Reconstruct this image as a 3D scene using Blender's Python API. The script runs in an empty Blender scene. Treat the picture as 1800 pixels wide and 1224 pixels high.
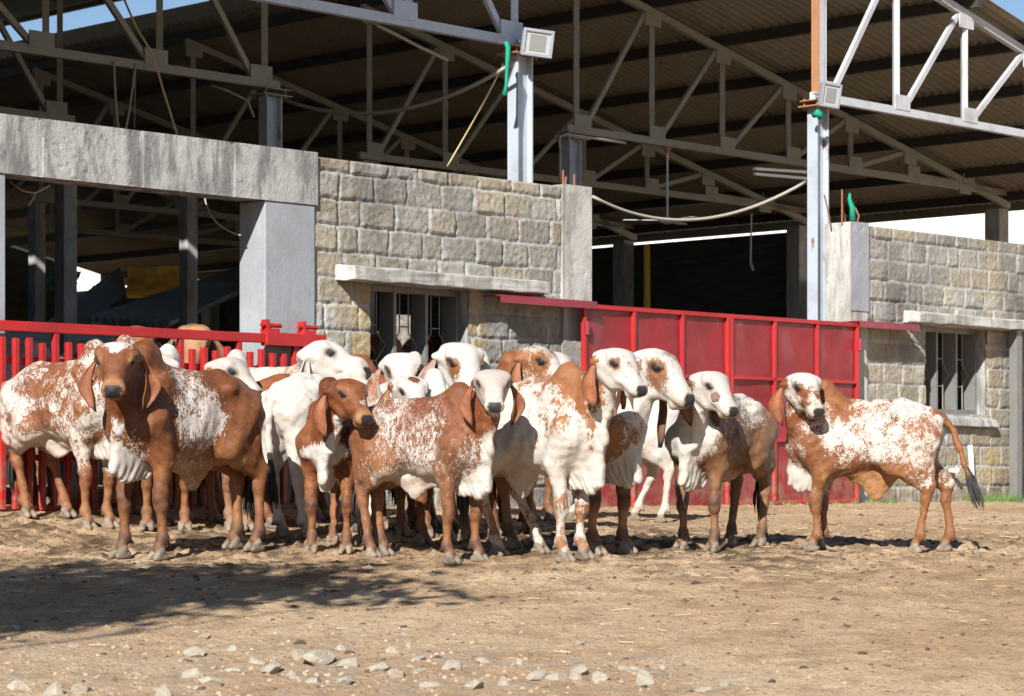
import bpy, math, random
import numpy as np
from mathutils import Vector, Matrix
C = bpy.context.scene.collection
R = math.radians
PI = math.pi
# ------------------------------------------------------------------ camera model and site frame
FPX, CX, HY, ZC = 4250.0, 900.0, 815.0, 0.6          # focal length in photo pixels, principal column, horizon row, eye height
ALPHA = math.atan(FPX/(5000-CX))                      # direction of the building front
CA, SA = math.cos(ALPHA), math.sin(ALPHA)
OX, OY = (800-CX)/FPX*20.8, 20.8
SUN_AZ, SUN_EL = R(-17.0), R(34)                    # sun stands behind the viewer, to the left
def wuv(px, py, p=0.0):
    """photo pixel -> (along the front, height) on the vertical plane p metres behind the front"""
    ox, oy = OX-SA*p, OY+CA*p
    t = (px-CX)/FPX
    u = (t*oy-ox)/(CA-t*SA)
    return u, ZC+(HY-py)/FPX*(oy+u*SA)
def wp(u, z, p=0.0):
    return Vector((OX+u*CA-SA*p, OY+u*SA+CA*p, z))
DU, DN, DZ = Vector((CA, SA, 0)), Vector((-SA, CA, 0)), Vector((0, 0, 1))
def zbase(u):
    return float(np.interp(u, [-8, -4.6, 0, 5.9, 9, 16], [.29, .27, .22, .19, .18, .17]))
def ground_np(X, Y):
    X = np.asarray(X, float); Y = np.asarray(Y, float)
    u = (X-OX)*CA+(Y-OY)*SA
    yw = OY+(X-OX)*SA/CA
    zb = np.interp(u, [-8, -4.6, 0, 5.9, 9, 16], [.29, .27, .22, .19, .18, .17])
    y0 = np.minimum(15.0, yw-2.2)
    s = np.clip((Y-y0)/np.maximum(yw-y0, 2.0), 0, 1)
    z = zb*s
    lo = np.clip(15.0-Y, 0, 40)
    z = np.where(Y < y0, -.07*np.clip(y0-Y, 0, 12), z)
    return z
def ground(x, y): return float(ground_np(x, y))
def gp(px, py):
    """photo pixel -> point on the yard"""
    t, k = (px-CX)/FPX, (HY-py)/FPX
    lo, hi = 4.0, 40.0
    for _ in range(50):
        m = .5*(lo+hi)
        if ZC+k*m > ground(t*m, m): lo = m
        else: hi = m
    return Vector((t*lo, lo, ground(t*lo, lo)))
def ray(px, py, d):
    return Vector(((px-CX)/FPX*d, d, ZC+(HY-py)/FPX*d))
# ------------------------------------------------------------------ objects
def tag(o, label=None, cat=None, group=None, kind=None):
    if label: o['label'] = label
    if cat: o['category'] = cat
    if group: o['group'] = group
    if kind: o['kind'] = kind
    return o
def empty(name, loc, label=None, cat=None, group=None, rz=0.0):
    o = bpy.data.objects.new(name, None); C.objects.link(o)
    o.location = loc; o.rotation_euler = (0, 0, rz); o.empty_display_size = .2
    return tag(o, label, cat, group)
def mesh_obj(name, verts, faces, m=None, parent=None, smooth=False, mats=None, midx=None):
    me = bpy.data.meshes.new(name)
    me.from_pydata([tuple(v) for v in verts], [], [tuple(f) for f in faces]); me.update()
    for mm in (mats or ([m] if m else [])): me.materials.append(mm)
    if midx is not None: me.polygons.foreach_set('material_index', midx)
    if smooth: me.polygons.foreach_set('use_smooth', [True]*len(me.polygons))
    o = bpy.data.objects.new(name, me); C.objects.link(o)
    if parent is not None:
        o.parent = parent
        root = parent
        M = Matrix.Identity(4)
        while root is not None:
            M = Matrix.LocRotScale(root.location, root.rotation_euler, root.scale) @ M
            root = root.parent
        if M != Matrix.Identity(4): me.transform(M.inverted())
    return o
class MB:
    """collects pieces (world coordinates) for one mesh"""
    def __init__(s): s.v, s.f = [], []
    def add(s, v, f):
        n = len(s.v); s.v += [Vector(p) for p in v]; s.f += [tuple(i+n for i in q) for q in f]; return s
    def hexa(s, p):
        """8 corners: bottom ring 0-3, top ring 4-7"""
        return s.add(p, [(3, 2, 1, 0), (4, 5, 6, 7), (0, 1, 5, 4), (1, 2, 6, 5), (2, 3, 7, 6), (3, 0, 4, 7)])
    def box(s, c, a, b, d):
        """centre and three half-axis vectors"""
        c, a, b, d = map(Vector, (c, a, b, d))
        return s.hexa([c-a-b-d, c+a-b-d, c+a+b-d, c-a+b-d, c-a-b+d, c+a-b+d, c+a+b+d, c-a+b+d])
    def wbox(s, u0, u1, p0, p1, z0, z1):
        """box in the building frame"""
        q = [wp(u0, z0, p0), wp(u1, z0, p0), wp(u1, z0, p1), wp(u0, z0, p1), wp(u0, z1, p0), wp(u1, z1, p0), wp(u1, z1, p1), wp(u0, z1, p1)]
        return s.hexa(q)
    def bar(s, p, q, w, h, up=DZ):
        p, q = Vector(p), Vector(q); d = (q-p).normalized(); up = Vector(up)
        a = d.cross(up)
        if a.length < 1e-4: a = d.cross(Vector((1, .2, 0)))
        a.normalize(); b = a.cross(d).normalized()
        return s.box((p+q)/2, (q-p)/2, a*w/2, b*h/2)
    def angle(s, p, q, w, t, n1, n2):
        """L section: two plates of width w along n1 and n2"""
        p, q, n1, n2 = map(Vector, (p, q, n1, n2))
        s.box((p+q)/2+n1*w/2, (q-p)/2, n1*w/2, n2*t/2)
        s.box((p+q)/2+n2*(w/2+t/2+.0005), (q-p)/2, n2*w/2, n1*t/2)
        return s
    def tube(s, pts, r, n=6, cap=True):
        pts = [Vector(p) for p in pts]; rs = r if hasattr(r, '__len__') else [r]*len(pts)
        n0 = len(s.v); prev = None
        for i, p in enumerate(pts):
            d = (pts[min(i+1, len(pts)-1)]-pts[max(i-1, 0)]).normalized()
            a = prev - d*prev.dot(d) if prev is not None else d.orthogonal()
            if a.length < 1e-5: a = d.orthogonal()
            a.normalize(); prev = a; b = d.cross(a)
            for k in range(n):
                t = 2*PI*k/n
                s.v.append(p+(a*math.cos(t)+b*math.sin(t))*rs[i])
        for i in range(len(pts)-1):
            for k in range(n):
                k2 = (k+1) % n
                s.f.append((n0+i*n+k, n0+i*n+k2, n0+(i+1)*n+k2, n0+(i+1)*n+k))
        if cap:
            s.f.append(tuple(n0+k for k in range(n-1, -1, -1)))
            s.f.append(tuple(n0+(len(pts)-1)*n+k for k in range(n)))
        return s
    def build(s, name, m=None, parent=None, smooth=False, bevel=0):
        o = mesh_obj(name, s.v, s.f, m, parent, smooth)
        if bevel:
            b = o.modifiers.new('bevel', 'BEVEL'); b.width = bevel; b.segments = 2; b.limit_method = 'ANGLE'
            b.harden_normals = False
        return o
def copy_tree(o, parent=None):
    c = o.copy(); C.objects.link(c)
    if parent is not None: c.parent = parent
    for ch in list(o.children): copy_tree(ch, c)
    return c
# ------------------------------------------------------------------ materials
class NT:
    def __init__(s, name):
        s.m = bpy.data.materials.new(name); s.m.use_nodes = True
        s.t = s.m.node_tree; s.t.nodes.clear()
        s.out = s.n('ShaderNodeOutputMaterial'); s.b = s.n('ShaderNodeBsdfPrincipled')
        s.l(s.b.outputs[0], s.out.inputs[0])
    def n(s, k, **kw):
        x = s.t.nodes.new(k)
        for a, b in kw.items(): setattr(x, a, b)
        return x
    def l(s, a, b): s.t.links.new(a, b)
    def put(s, sock, v):
        if hasattr(v, 'is_linked') or hasattr(v, 'links'): s.l(v, sock)
        elif hasattr(v, '__len__') and len(v) == 3 and sock.type == 'RGBA': sock.default_value = (*v, 1)
        else: sock.default_value = v
    def coord(s, kind='Object', scale=None, rot=None):
        c = s.n('ShaderNodeTexCoord').outputs[kind]
        if scale or rot:
            mp = s.n('ShaderNodeMapping'); s.l(c, mp.inputs['Vector'])
            if scale: mp.inputs['Scale'].default_value = scale
            if rot: mp.inputs['Rotation'].default_value = rot
            c = mp.outputs[0]
        return c
    def noise(s, vec, scale, detail=3, rough=.55, dist=0.0, out=0):
        x = s.n('ShaderNodeTexNoise'); s.l(vec, x.inputs['Vector'])
        x.inputs['Scale'].default_value = scale; x.inputs['Detail'].default_value = detail
        x.inputs['Roughness'].default_value = rough; x.inputs['Distortion'].default_value = dist
        return x.outputs[out]
    def math(s, op, a, b=None, c=None, clamp=False):
        x = s.n('ShaderNodeMath', operation=op); x.use_clamp = clamp
        s.put(x.inputs[0], a)
        if b is not None: s.put(x.inputs[1], b)
        if c is not None: s.put(x.inputs[2], c)
        return x.outputs[0]
    def ramp(s, v, lo, hi, a=0.0, b=1.0, smooth=True):
        x = s.n('ShaderNodeMapRange', interpolation_type='SMOOTHSTEP' if smooth else 'LINEAR')
        s.put(x.inputs[0], v); x.inputs[1].default_value = lo; x.inputs[2].default_value = hi
        x.inputs[3].default_value = a; x.inputs[4].default_value = b
        return x.outputs[0]
    def mix(s, f, a, b, blend='MIX'):
        x = s.n('ShaderNodeMix', data_type='RGBA', blend_type=blend)
        s.put(x.inputs[0], f); s.put(x.inputs[6], a); s.put(x.inputs[7], b)
        return x.outputs[2]
    def attr(s, name, out=2):
        x = s.n('ShaderNodeAttribute', attribute_name=name); return x.outputs[out]
    def bump(s, h, strength=.3, dist=.01, prev=None):
        x = s.n('ShaderNodeBump'); s.put(x.inputs['Height'], h)
        x.inputs['Strength'].default_value = strength; x.inputs['Distance'].default_value = dist
        if prev is not None: s.l(prev, x.inputs['Normal'])
        return x.outputs[0]
    def set(s, **kw):
        for k, v in kw.items():
            s.put(s.b.inputs[k.replace('_', ' ')], v)
        return s.m
def paint(name, col, rough=.5, metal=0.0, dirt=.25, dirt_col=(.12, .09, .06), scale=3, bump=.1, rust=None, rust_amt=.55):
    k = NT(name); v = k.coord()
    n1 = k.noise(v, scale, 5, .65); n2 = k.noise(v, scale*9, 3)
    c = k.mix(k.math('MULTIPLY', k.ramp(n1, .45, .75), dirt), col, dirt_col)
    c = k.mix(k.ramp(n2, .35, .7, 0, .18), c, tuple(x*.6 for x in col))
    if rust:
        n3 = k.noise(k.coord(scale=(1, 1, .35)), scale*2.2, 6, .7)
        c = k.mix(k.ramp(n3, rust_amt, rust_amt+.08), c, rust)
    k.set(Base_Color=c, Roughness=k.ramp(n2, .3, .7, rough-.08, rough+.12), Metallic=metal, Normal=k.bump(n2, bump, .01))
    return k.m
# ------------------------------------------------------------------ zebu cattle: a signed distance body turned into one skin
EDG = [((0,0,0),(1,0,0)),((0,1,0),(1,1,0)),((0,0,1),(1,0,1)),((0,1,1),(1,1,1)),
       ((0,0,0),(0,1,0)),((1,0,0),(1,1,0)),((0,0,1),(0,1,1)),((1,0,1),(1,1,1)),
       ((0,0,0),(0,0,1)),((1,0,0),(1,0,1)),((0,1,0),(0,1,1)),((1,1,0),(1,1,1))]
def surface_nets(F, lo, h):
    ins = F < 0
    cnt = np.zeros(tuple(n-1 for n in F.shape), np.int8)
    for i in (0, 1):
        for j in (0, 1):
            for k in (0, 1):
                cnt += ins[i:F.shape[0]-1+i, j:F.shape[1]-1+j, k:F.shape[2]-1+k]
    act = (cnt > 0) & (cnt < 8)
    I = np.argwhere(act)
    idx = -np.ones(act.shape, np.int64); idx[act] = np.arange(len(I))
    acc = np.zeros((len(I), 3)); num = np.zeros(len(I))
    for a, b in EDG:
        A, B = I+a, I+b
        fa, fb = F[A[:,0],A[:,1],A[:,2]], F[B[:,0],B[:,1],B[:,2]]
        m = (fa < 0) != (fb < 0)
        t = np.where(m, fa/np.where(m, fa-fb, 1), 0)
        acc += np.where(m[:,None], np.array(a)+t[:,None]*(np.array(b)-np.array(a)), 0); num += m
    V = (I+acc/num[:,None])*h+lo
    Q = []
    for ax in range(3):
        o1, o2 = [(1,2),(2,0),(0,1)][ax]
        sl0 = [slice(None)]*3; sl1 = [slice(None)]*3
        sl0[ax] = slice(0,-1); sl1[ax] = slice(1,None)
        s0, s1 = ins[tuple(sl0)], ins[tuple(sl1)]
        E_ = np.argwhere(s0 != s1)
        E_ = E_[(E_[:,o1] > 0) & (E_[:,o2] > 0) & (E_[:,o1] < F.shape[o1]-1) & (E_[:,o2] < F.shape[o2]-1)]
        flip = s0[E_[:,0],E_[:,1],E_[:,2]]
        def cell(d1, d2):
            P = E_.copy(); P[:,o1] -= d1; P[:,o2] -= d2
            return idx[P[:,0],P[:,1],P[:,2]]
        q = np.stack([cell(1,1), cell(0,1), cell(0,0), cell(1,0)], 1)
        q[~flip] = q[~flip][:, ::-1]
        Q.append(q)
    return V, np.concatenate(Q)
class Field:
    """smooth union of shapes; every shape carries coat values that blend with it"""
    def __init__(s, lo, hi, h, nat=6):
        s.lo = np.array(lo, float); s.h = h
        s.n = np.ceil((np.array(hi)-s.lo)/h).astype(int)+1
        s.F = np.full(s.n, .3, np.float32); s.A = np.zeros((nat,)+tuple(s.n), np.float32)
    def _sub(s, lo, hi, pad):
        a = np.maximum(np.floor((np.array(lo)-pad-s.lo)/s.h).astype(int), 0)
        b = np.minimum(np.ceil((np.array(hi)+pad-s.lo)/s.h).astype(int)+1, s.n)
        if (b <= a).any(): return None, None
        sl = tuple(slice(i, j) for i, j in zip(a, b))
        g = np.meshgrid(*[np.arange(i, j)*s.h+o for i, j, o in zip(a, b, s.lo)], indexing='ij')
        return sl, g
    def blend(s, sl, d, k, at, sub=False):
        f = s.F[sl]
        if sub:
            hh = np.clip(.5-.5*(f+d)/k, 0, 1)
            s.F[sl] = f*(1-hh)-d*hh+k*hh*(1-hh); return
        hh = np.clip(.5+.5*(f-d)/k, 0, 1)
        s.F[sl] = f*(1-hh)+d*hh-k*hh*(1-hh)
        if at is not None:
            for i, v in enumerate(tuple(at)+(0,)*(6-len(at))): s.A[i][sl] = s.A[i][sl]*(1-hh)+v*hh
    def cone(s, a, b, ra, rb, k=.03, at=None, fl=None, sub=False):
        """rounded cone a-b; fl = (axis, factor) flattens the section along an axis"""
        a, b = np.array(a, float), np.array(b, float); r = max(ra, rb)
        sl, g = s._sub(np.minimum(a, b)-r, np.maximum(a, b)+r, k+3*s.h)
        if sl is None: return
        ab = b-a; L = max(ab@ab, 1e-9)
        px, py, pz = (g[i]-a[i] for i in range(3))
        t = np.clip((px*ab[0]+py*ab[1]+pz*ab[2])/L, 0, 1)
        qx, qy, qz = px-t*ab[0], py-t*ab[1], pz-t*ab[2]
        if fl is not None:
            ax, f = np.array(fl[0], float), fl[1]
            pr = (qx*ax[0]+qy*ax[1]+qz*ax[2])*(1/f-1)
            qx, qy, qz = qx+pr*ax[0], qy+pr*ax[1], qz+pr*ax[2]
            d = (np.sqrt(qx*qx+qy*qy+qz*qz)-(ra+(rb-ra)*t))*f
        else: d = np.sqrt(qx*qx+qy*qy+qz*qz)-(ra+(rb-ra)*t)
        s.blend(sl, d.astype(np.float32), k, at, sub)
    def ball(s, c, r, k=.03, at=None, sub=False): s.cone(c, np.array(c)+1e-4, r, r, k, at, None, sub)
    def loft(s, T, M, org, k=.03, at=None, n=2.3, egg=.12):
        """sections (x, top, bottom, halfwidth) along the local x axis; M rows are the local axes"""
        T = np.array(T, float); org = np.array(org, float)
        xs = np.linspace(T[0,0], T[-1,0], 160)
        tab = [np.interp(xs, T[:,0], T[:,i]) for i in (1, 2, 3)]
        w = 13; ker = np.hanning(w+2)[1:-1]; ker /= ker.sum()
        tab = [np.convolve(np.pad(q, w//2, mode='reflect', reflect_type='odd'), ker, 'valid') for q in tab]
        ext = max(T[-1,0], -T[0,0], np.abs(T[:,1:]).max())
        cs = [org+M[0]*x+M[1]*y*T[:,3].max()+M[2]*z for x in (T[0,0], T[-1,0]) for y in (-1, 1) for z in (T[:,2].min(), T[:,1].max())]
        sl, g = s._sub(np.min(cs, 0), np.max(cs, 0), k+3*s.h)
        p = [g[i]-org[i] for i in range(3)]
        x, y, z = (M[i][0]*p[0]+M[i][1]*p[1]+M[i][2]*p[2] for i in range(3))
        xc = np.clip(x, T[0,0], T[-1,0])
        zt, zb, hw = (np.interp(xc, xs, q) for q in tab)
        cz, hh = .5*(zt+zb), np.maximum(.5*(zt-zb), .004); hw = np.maximum(hw, .004)
        v = (z-cz)/hh
        hv = hw*(1-egg*np.clip(v, -1.3, 1.3))
        q = (np.abs(y/hv)**n+np.abs(v)**n)**(1/n)
        d = (q-1)*np.minimum(hw, hh)
        ex = np.abs(x-xc)
        d = np.where(ex > 0, np.sqrt(np.maximum(d, 0)**2+ex**2)+np.minimum(d, 0)*0, d)
        s.blend(sl, d.astype(np.float32), k, at)
TORSO = [(-.55,.86,.74,.03),(-.52,.905,.69,.075),(-.46,.945,.63,.125),(-.38,.98,.575,.155),(-.28,.995,.565,.160),(-.15,.985,.545,.170),
         (0,.98,.510,.176),(.12,.985,.490,.168),(.22,1.0,.475,.146),(.30,.985,.49,.122),(.38,.93,.52,.096),(.44,.87,.575,.07),(.47,.80,.62,.03)]
HEAD = [(-.05,-.02,-.055,.06),(-.02,.028,-.08,.092),(.02,.070,-.10,.107),(.06,.098,-.106,.110),(.10,.105,-.110,.101),(.14,.097,-.110,.085),
        (.19,.080,-.104,.072),(.228,.062,-.090,.060),(.268,.048,-.076,.053),(.302,.040,-.068,.053),(.330,.024,-.058,.049),(.346,.002,-.042,.034)]
def coat_material(name, brown, pale, white, seed, big=(5.5, .9), speck=(42, .9), stretch=(1, 1, .6), hot=(.40,.15,.045)):
    k = NT(name)
    co = k.n('ShaderNodeTexCoord').outputs['Object']
    mp = k.n('ShaderNodeMapping'); k.l(co, mp.inputs[0]); mp.inputs['Location'].default_value = (seed*3.7, seed*1.9, seed*.7)
    v = mp.outputs[0]
    ms = k.n('ShaderNodeMapping'); k.l(v, ms.inputs[0]); ms.inputs['Scale'].default_value = stretch
    n1 = k.noise(v, big[0], 3, .5, .4); n2 = k.noise(ms.outputs[0], speck[0], 2, .6, .3)
    n3 = k.noise(v, 2.6, 2); n4 = k.noise(v, 190, 2); n5 = k.noise(v, 13, 4, .6)
    val = k.math('ADD', k.attr('bias'), k.math('MULTIPLY', k.math('SUBTRACT', n1, .5), big[1]*2))
    n2 = k.noise(ms.outputs[0], speck[0]*3.0, 3, .7, .2); nm = k.noise(ms.outputs[0], speck[0]*.75, 4, .65, .5)
    val = k.math('ADD', val, k.math('MULTIPLY', k.math('SUBTRACT', n2, .5), speck[1]*1.75))
    val = k.math('ADD', val, k.math('MULTIPLY', k.math('SUBTRACT', nm, .5), speck[1]*1.25))
    f = k.ramp(val, -.20, .22)
    br = k.mix(k.ramp(n3, .35, .65), brown, hot)
    br = k.mix(k.math('MULTIPLY', k.attr('tint'), .85), br, pale)
    br = k.mix(k.ramp(n5, .45, .75, 0, .35), br, tuple(c*.5 for c in brown))
    wh = k.mix(k.math('MULTIPLY', k.attr('tint'), k.ramp(n5, .2, .8, .35, 1.0)), white, tuple(.5*a+.5*b for a, b in zip(pale, white)))
    wh = k.mix(k.ramp(n5, .42, .75, 0, .5), wh, (.47, .375, .265))
    n8 = k.noise(v, 31, 4, .7); n9 = k.noise(k.coord(scale=(1,1,.4)), 5, 5, .6)
    br = k.mix(k.ramp(n8, .40, .75, 0, .5), br, tuple(c*.42 for c in brown)); br = k.mix(k.ramp(n9, .55, .8, 0, .25), br, pale)
    wh = k.mix(k.ramp(n9, .50, .8, 0, .55), wh, (.36, .30, .23)); wh = k.mix(k.ramp(n8, .5, .8, 0, .4), wh, (.38, .335, .28))
    fr = k.noise(v, 48, 1, .5); wh = k.mix(k.ramp(fr, .70, .74, 0, .65), wh, brown)
    wh = k.mix(k.ramp(n4, .45, .8, 0, .35), wh, (.36, .32, .285))
    c = k.mix(f, br, wh)
    ro = k.mix(k.ramp(n4, .3, .7), (.30, .22, .19), (.44, .37, .33))
    c = k.mix(k.attr('roan'), c, ro)
    c = k.mix(k.attr('pink'), c, k.mix(k.ramp(n5, .3, .7), (.33, .125, .062), (.20, .07, .033)))
    c = k.mix(k.attr('hoof'), c, k.mix(k.ramp(n5, .3, .7), (.27, .215, .15), (.13, .10, .075)))
    dk = k.attr('dark')
    c = k.mix(dk, c, (.018, .016, .017))
    hair = k.noise(k.coord(scale=(60, 60, 22)), 6, 2)
    bp = k.bump(n5, .5, .014, k.bump(n8, .45, .008, k.bump(k.math('ADD', n4, k.math('MULTIPLY', hair, .6)), .6, .005)))
    k.set(Base_Color=c, Roughness=k.math('ADD', k.ramp(dk, .3, 1.0, .44, .24), k.math('MULTIPLY', f, .12)), Normal=bp, Specular_IOR_Level=.26, Sheen_Weight=.04, Sheen_Roughness=.4)
    return k.m
def nrm(v): v = np.array(v, float); return v/np.linalg.norm(v)
tuft_mat = [None]
def make_cow(name, spec, coat, label, group, fine=True):
    """spec: feet (px,py) of the point between the front hooves, th heading (deg, 0 right, -90 to viewer), H back height,
    fx photo columns of hooves FL,FR,HL,HR (None = default), head (px,py,towards viewer), hy head yaw, hp head pitch"""
    H = spec['H']; th = R(spec['th']); g = .94*spec.get('girth', 1.0)
    fwd = np.array([math.cos(th), math.sin(th)]); lft = np.array([-math.sin(th), math.cos(th)])
    P = spec['at'] if 'at' in spec else gp(*spec['feet'])
    org2 = np.array([P.x, P.y])-fwd*.26*H
    zo = ground(*org2); org = np.array([org2[0], org2[1], zo])
    def local(w):
        d = np.array(w, float)-org
        return np.array([d[:2]@fwd, d[:2]@lft, d[2]])/H
    feet = []
    for i, (x, y) in enumerate([(.26, .095), (.26, -.095), (-.40, .10), (-.40, -.10)]):
        w = org2+fwd*x*H+lft*y*H
        px = (spec.get('fx') or [None]*4)[i]
        if px is not None:
            w = w+np.array([np.clip((px-CX)/FPX*w[1]-w[0], -.3, .3), 0])
        feet.append(local([w[0], w[1], ground(*w)]))
    # head frame (local)
    ya, pi_ = R(spec['hy'])-th, R(spec['hp'])
    fh = np.array([math.cos(ya)*math.cos(pi_), math.sin(ya)*math.cos(pi_), -math.sin(pi_)])
    lh = np.array([-math.sin(ya), math.cos(ya), 0]); 
    ro = R(spec.get('roll', 0)); up0 = np.cross(fh, lh)
    uh = up0*math.cos(ro)+lh*math.sin(ro); lh = lh*math.cos(ro)-up0*math.sin(ro)
    M = np.array([fh, lh, uh])
    hs = .95*spec.get('hs', 1.0)
    if 'head' in spec:
        hx, hyy, hd = spec['head']
        E_ = local(ray(hx, hyy, P.y-hd))          # point between the eyes
    else: E_ = np.array(spec['headl'])
    HB = E_-(fh*.136+uh*.032)*hs
    T = lambda p: HB+hs*(fh*p[0]+lh*p[1]+uh*p[2])
    h = (.0105 if fine else .016)/H
    tail = spec.get('tail') or [(-.555,0,.86),(-.585,0,.74),(-.575,0,.55),(-.56,0,.40)]
    allp = np.array(list(feet)+tail+[T((.4,0,0)), T((-.1,.15,.15)), T((-.1,-.15,.15)), T((.1,.12,.12)), T((.1,-.12,.12)), T((.4,.06,-.08)), T((.1,0,-.12)), (.5,.22,1.15),(-.6,-.22,.4)])
    lo, hi = allp.min(0)-.1, allp.max(0)+.1
    F = Field(lo, hi, h)
    b = dict(torso=0, neck=0, head=0, leg=-.4, low=-.6, belly=.3, dewlap=.3, ear=-.8, tail=0); b.update(coat['bias'])
    # attributes: bias, dark, tint, fold
    aT = (b['torso'], 0, .1, 0); aN = (b['neck'], 0, .05, .3); aH = (b['head'], 0, .1, 0)
    aL = (b['leg'], 0, .25, 0); aLo = (b['low'], 0, .35, 0); aB = (b['belly'], 0, .6, .2); aD = (b['dewlap'], 0, .3, 1.0); aTa = (b['tail'], 0, .2, 0)
    I3 = np.eye(3)
    tor = [(x, z1, z0, w*g) for x, z1, z0, w in TORSO]
    F.loft(tor, I3, (0,0,0), .02, aT, 2.25, .16)
    F.cone((-.30,0,.955), (.18,0,.975), .030, .035, .07, aT)
    F.cone((-.52,0,.885), (-.30,0,.955), .035, .04, .06, aT)
    for s in (1, -1):
        F.cone((-.30,s*.135*g,.925), (-.26,s*.150*g,.905), .028, .03, .085, aT)               # hooks
        F.ball((-.525,s*.075,.865), .034, .05, aT)                 # pins
        F.cone((.19,s*.105,.93), (.33,s*.112,.69), .05, .076, .06, aT, ((0,1,0), .7))
    hz = spec.get('hump', .075)
    F.cone((.13,0,.98), (.235,0,1.0+hz*.75), .045, .052+hz*.3, .05, (b.get('hump', b['torso']), 0, .05, 0), ((0,1,0), .75))
    F.cone((.235,0,1.0+hz*.75), (.34,0,.97), .052+hz*.3, .055, .05, (b.get('hump', b['torso']), 0, .05, 0), ((0,1,0), .75))
    # neck, bent towards the head
    nb = T((-.005,0,-.045)); m1 = np.array((.30,0,.88)); m2 = np.array((.40,0,.70))
    mid = .5*(m1+nb)+np.array((.04,0,-.015))
    sd = nrm(np.cross(nb-m1, (0,0,1)))
    F.cone(m1, mid, .090, .070, .06, aN, (sd, .70)); F.cone(mid, nb, .074, .058, .05, aN, (sd, .85))
    th_ = T((.06,0,-.07)); mid2 = .5*(m2+th_)+np.array((.0,0,-.02))
    F.cone(m2, mid2, .085, .062, .06, aN, (sd, .66)); F.cone(mid2, th_, .072, .06, .05, aN, (sd, .85))
    F.cone((.32,0,.78), mid2*.5+mid*.5, .115, .074, .06, aN, (sd, .75))
    # dewlap: hanging skin from the throat to between the forelegs
    top = [T((.13,0,-.10)), T((.05,0,-.10)), mid2+np.array((0,0,-.05)), np.array((.43,0,.66)), np.array((.43,0,.56)), np.array((.36,0,.49)), np.array((.22,0,.46))]
    dl = spec.get('dewlap', 1.0)
    hang = np.array([.03,.085,.098,.098,.10,.075,.03])*dl
    N = 44; tt = np.linspace(0, 6, N)
    for q, t in enumerate(tt):
        p = np.array([np.interp(t, range(7), [v[i] for v in top]) for i in range(3)])
        l = np.interp(t, range(7), hang)*(1+.10*math.sin(q*.9+2))
        wv = .010*math.sin(q*1.15)*min(1, l/.06)
        e = p+np.array((.22*l, 0, -l))+sd*wv
        F.cone(p+np.array((-.03,0,.03)), e, .036, .0155, .026, aD)
    # belly flap
    fl_ = spec.get('flap', .6)
    for q in range(9):
        x = -.22+q*.033; l = fl_*.10*math.exp(-((x+.12)/.075)**2)
        F.cone((x,0,.51), (x+.01,0,.475-l), .045, .014, .035, aB)
    F.cone((-.34,0,.60),(-.33,0,.53),.06,.045,.06,aB)
    # legs
    dk = coat.get('sock', .25); dkn = coat.get('knee', .1)
    for i, f in enumerate(feet):
        s = 1 if i % 2 == 0 else -1; lw = spec.get('legw', .83)
        fx, fy, fz = f
        hoof = (b['low'], 0, .2, 0, 0, 1); hf2 = (b['low'], .8, 0, 0, 0, .4)
        if i < 2:
            dx = fx-.26; El = np.array((.225+.3*dx, s*.118+.25*(fy-s*.1), .545)); K = np.array((fx*.75+.25*El[0]+.004, .7*fy+.3*El[1], .315+fz*.7))
            Tf = np.array((fx-.012, fy, .115+fz))
            F.cone((.30, s*.115, .72), El, .095, .074*lw, .05, aL); F.cone(El, K+(0,0,.05), .070*lw, .045*lw, .03, aL)
            F.cone(K+np.array((0,0,.045)), K+np.array((.004,0,-.03)), .045*lw, .045*lw, .02, (b['low'], dkn, .25, 0)); F.ball(K+np.array((.018,0,.005)), .035*lw, .02, (b['low'], dkn*1.3, .25, 0))
            F.cone(K-np.array((0,0,.04)), Tf+np.array((0,0,.03)), .033*lw, .029*lw, .025, aLo)
        else:
            dx = fx+.40; St = np.array((-.255+.2*dx, s*.128, .60)); Q = np.array((.62*(fx-.062)+.38*(-.462), .75*fy+.25*s*.1, .405+fz*.8)); Tf = np.array((fx-.015, fy, .115+fz))
            F.cone((-.40, s*.088, .79), St, .125, .095, .06, aL, ((0,1,0), .85)); F.cone((-.475, s*.08, .76), (-.43, s*.10, .56), .075, .055, .06, aL)
            F.cone((-.36, s*.10, .68), (-.39, s*.11, .54), .10, .075, .06, aL, ((0,1,0), .8))
            F.cone(St, Q+np.array((.012,0,.03)), .098*lw, .050*lw, .04, aL, ((0,1,0), .85)); F.cone((-.435, s*.105, .60), Q+np.array((-.02,0,.055)), .065, .026, .045, aL)
            F.ball(Q+np.array((-.025,0,.045)), .026*lw, .03, aL); F.cone(Q, Q+np.array((.012,0,-.05)), .047*lw, .042*lw, .02, aLo)
            F.cone(Q+np.array((.008,0,-.04)), Tf+np.array((0,0,.03)), .036*lw, .031*lw, .025, aLo)
        sk = (b['low'], dk, .3, 0)
        F.ball(Tf, .041*lw, .025, sk); F.cone(Tf, (fx+.020, fy, .065+fz), .034*lw, .036*lw, .02, (b['low'], dk*.6, .5, 0))
        F.ball((Tf[0]-.035, fy+.016, .085+fz), .012, .012, hf2); F.ball((Tf[0]-.035, fy-.016, .085+fz), .012, .012, hf2)
        for e in (1, -1):
            F.cone((fx+.016, fy+e*.021, .050+fz), (fx+.062, fy+e*.027, .014+fz), .029*lw, .020*lw, .006, hoof)
            F.cone((fx-.008, fy+e*.023, .020+fz), (fx+.045, fy+e*.027, .012+fz), .025*lw, .021*lw, .006, hoof)
    # tail
    rr = np.interp(np.linspace(0, 1, len(tail)), [0, .3, 1], [.03, .022, .014])
    F.cone((-.49,0,.905), tail[0], .045, rr[0], .03, aTa)
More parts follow.
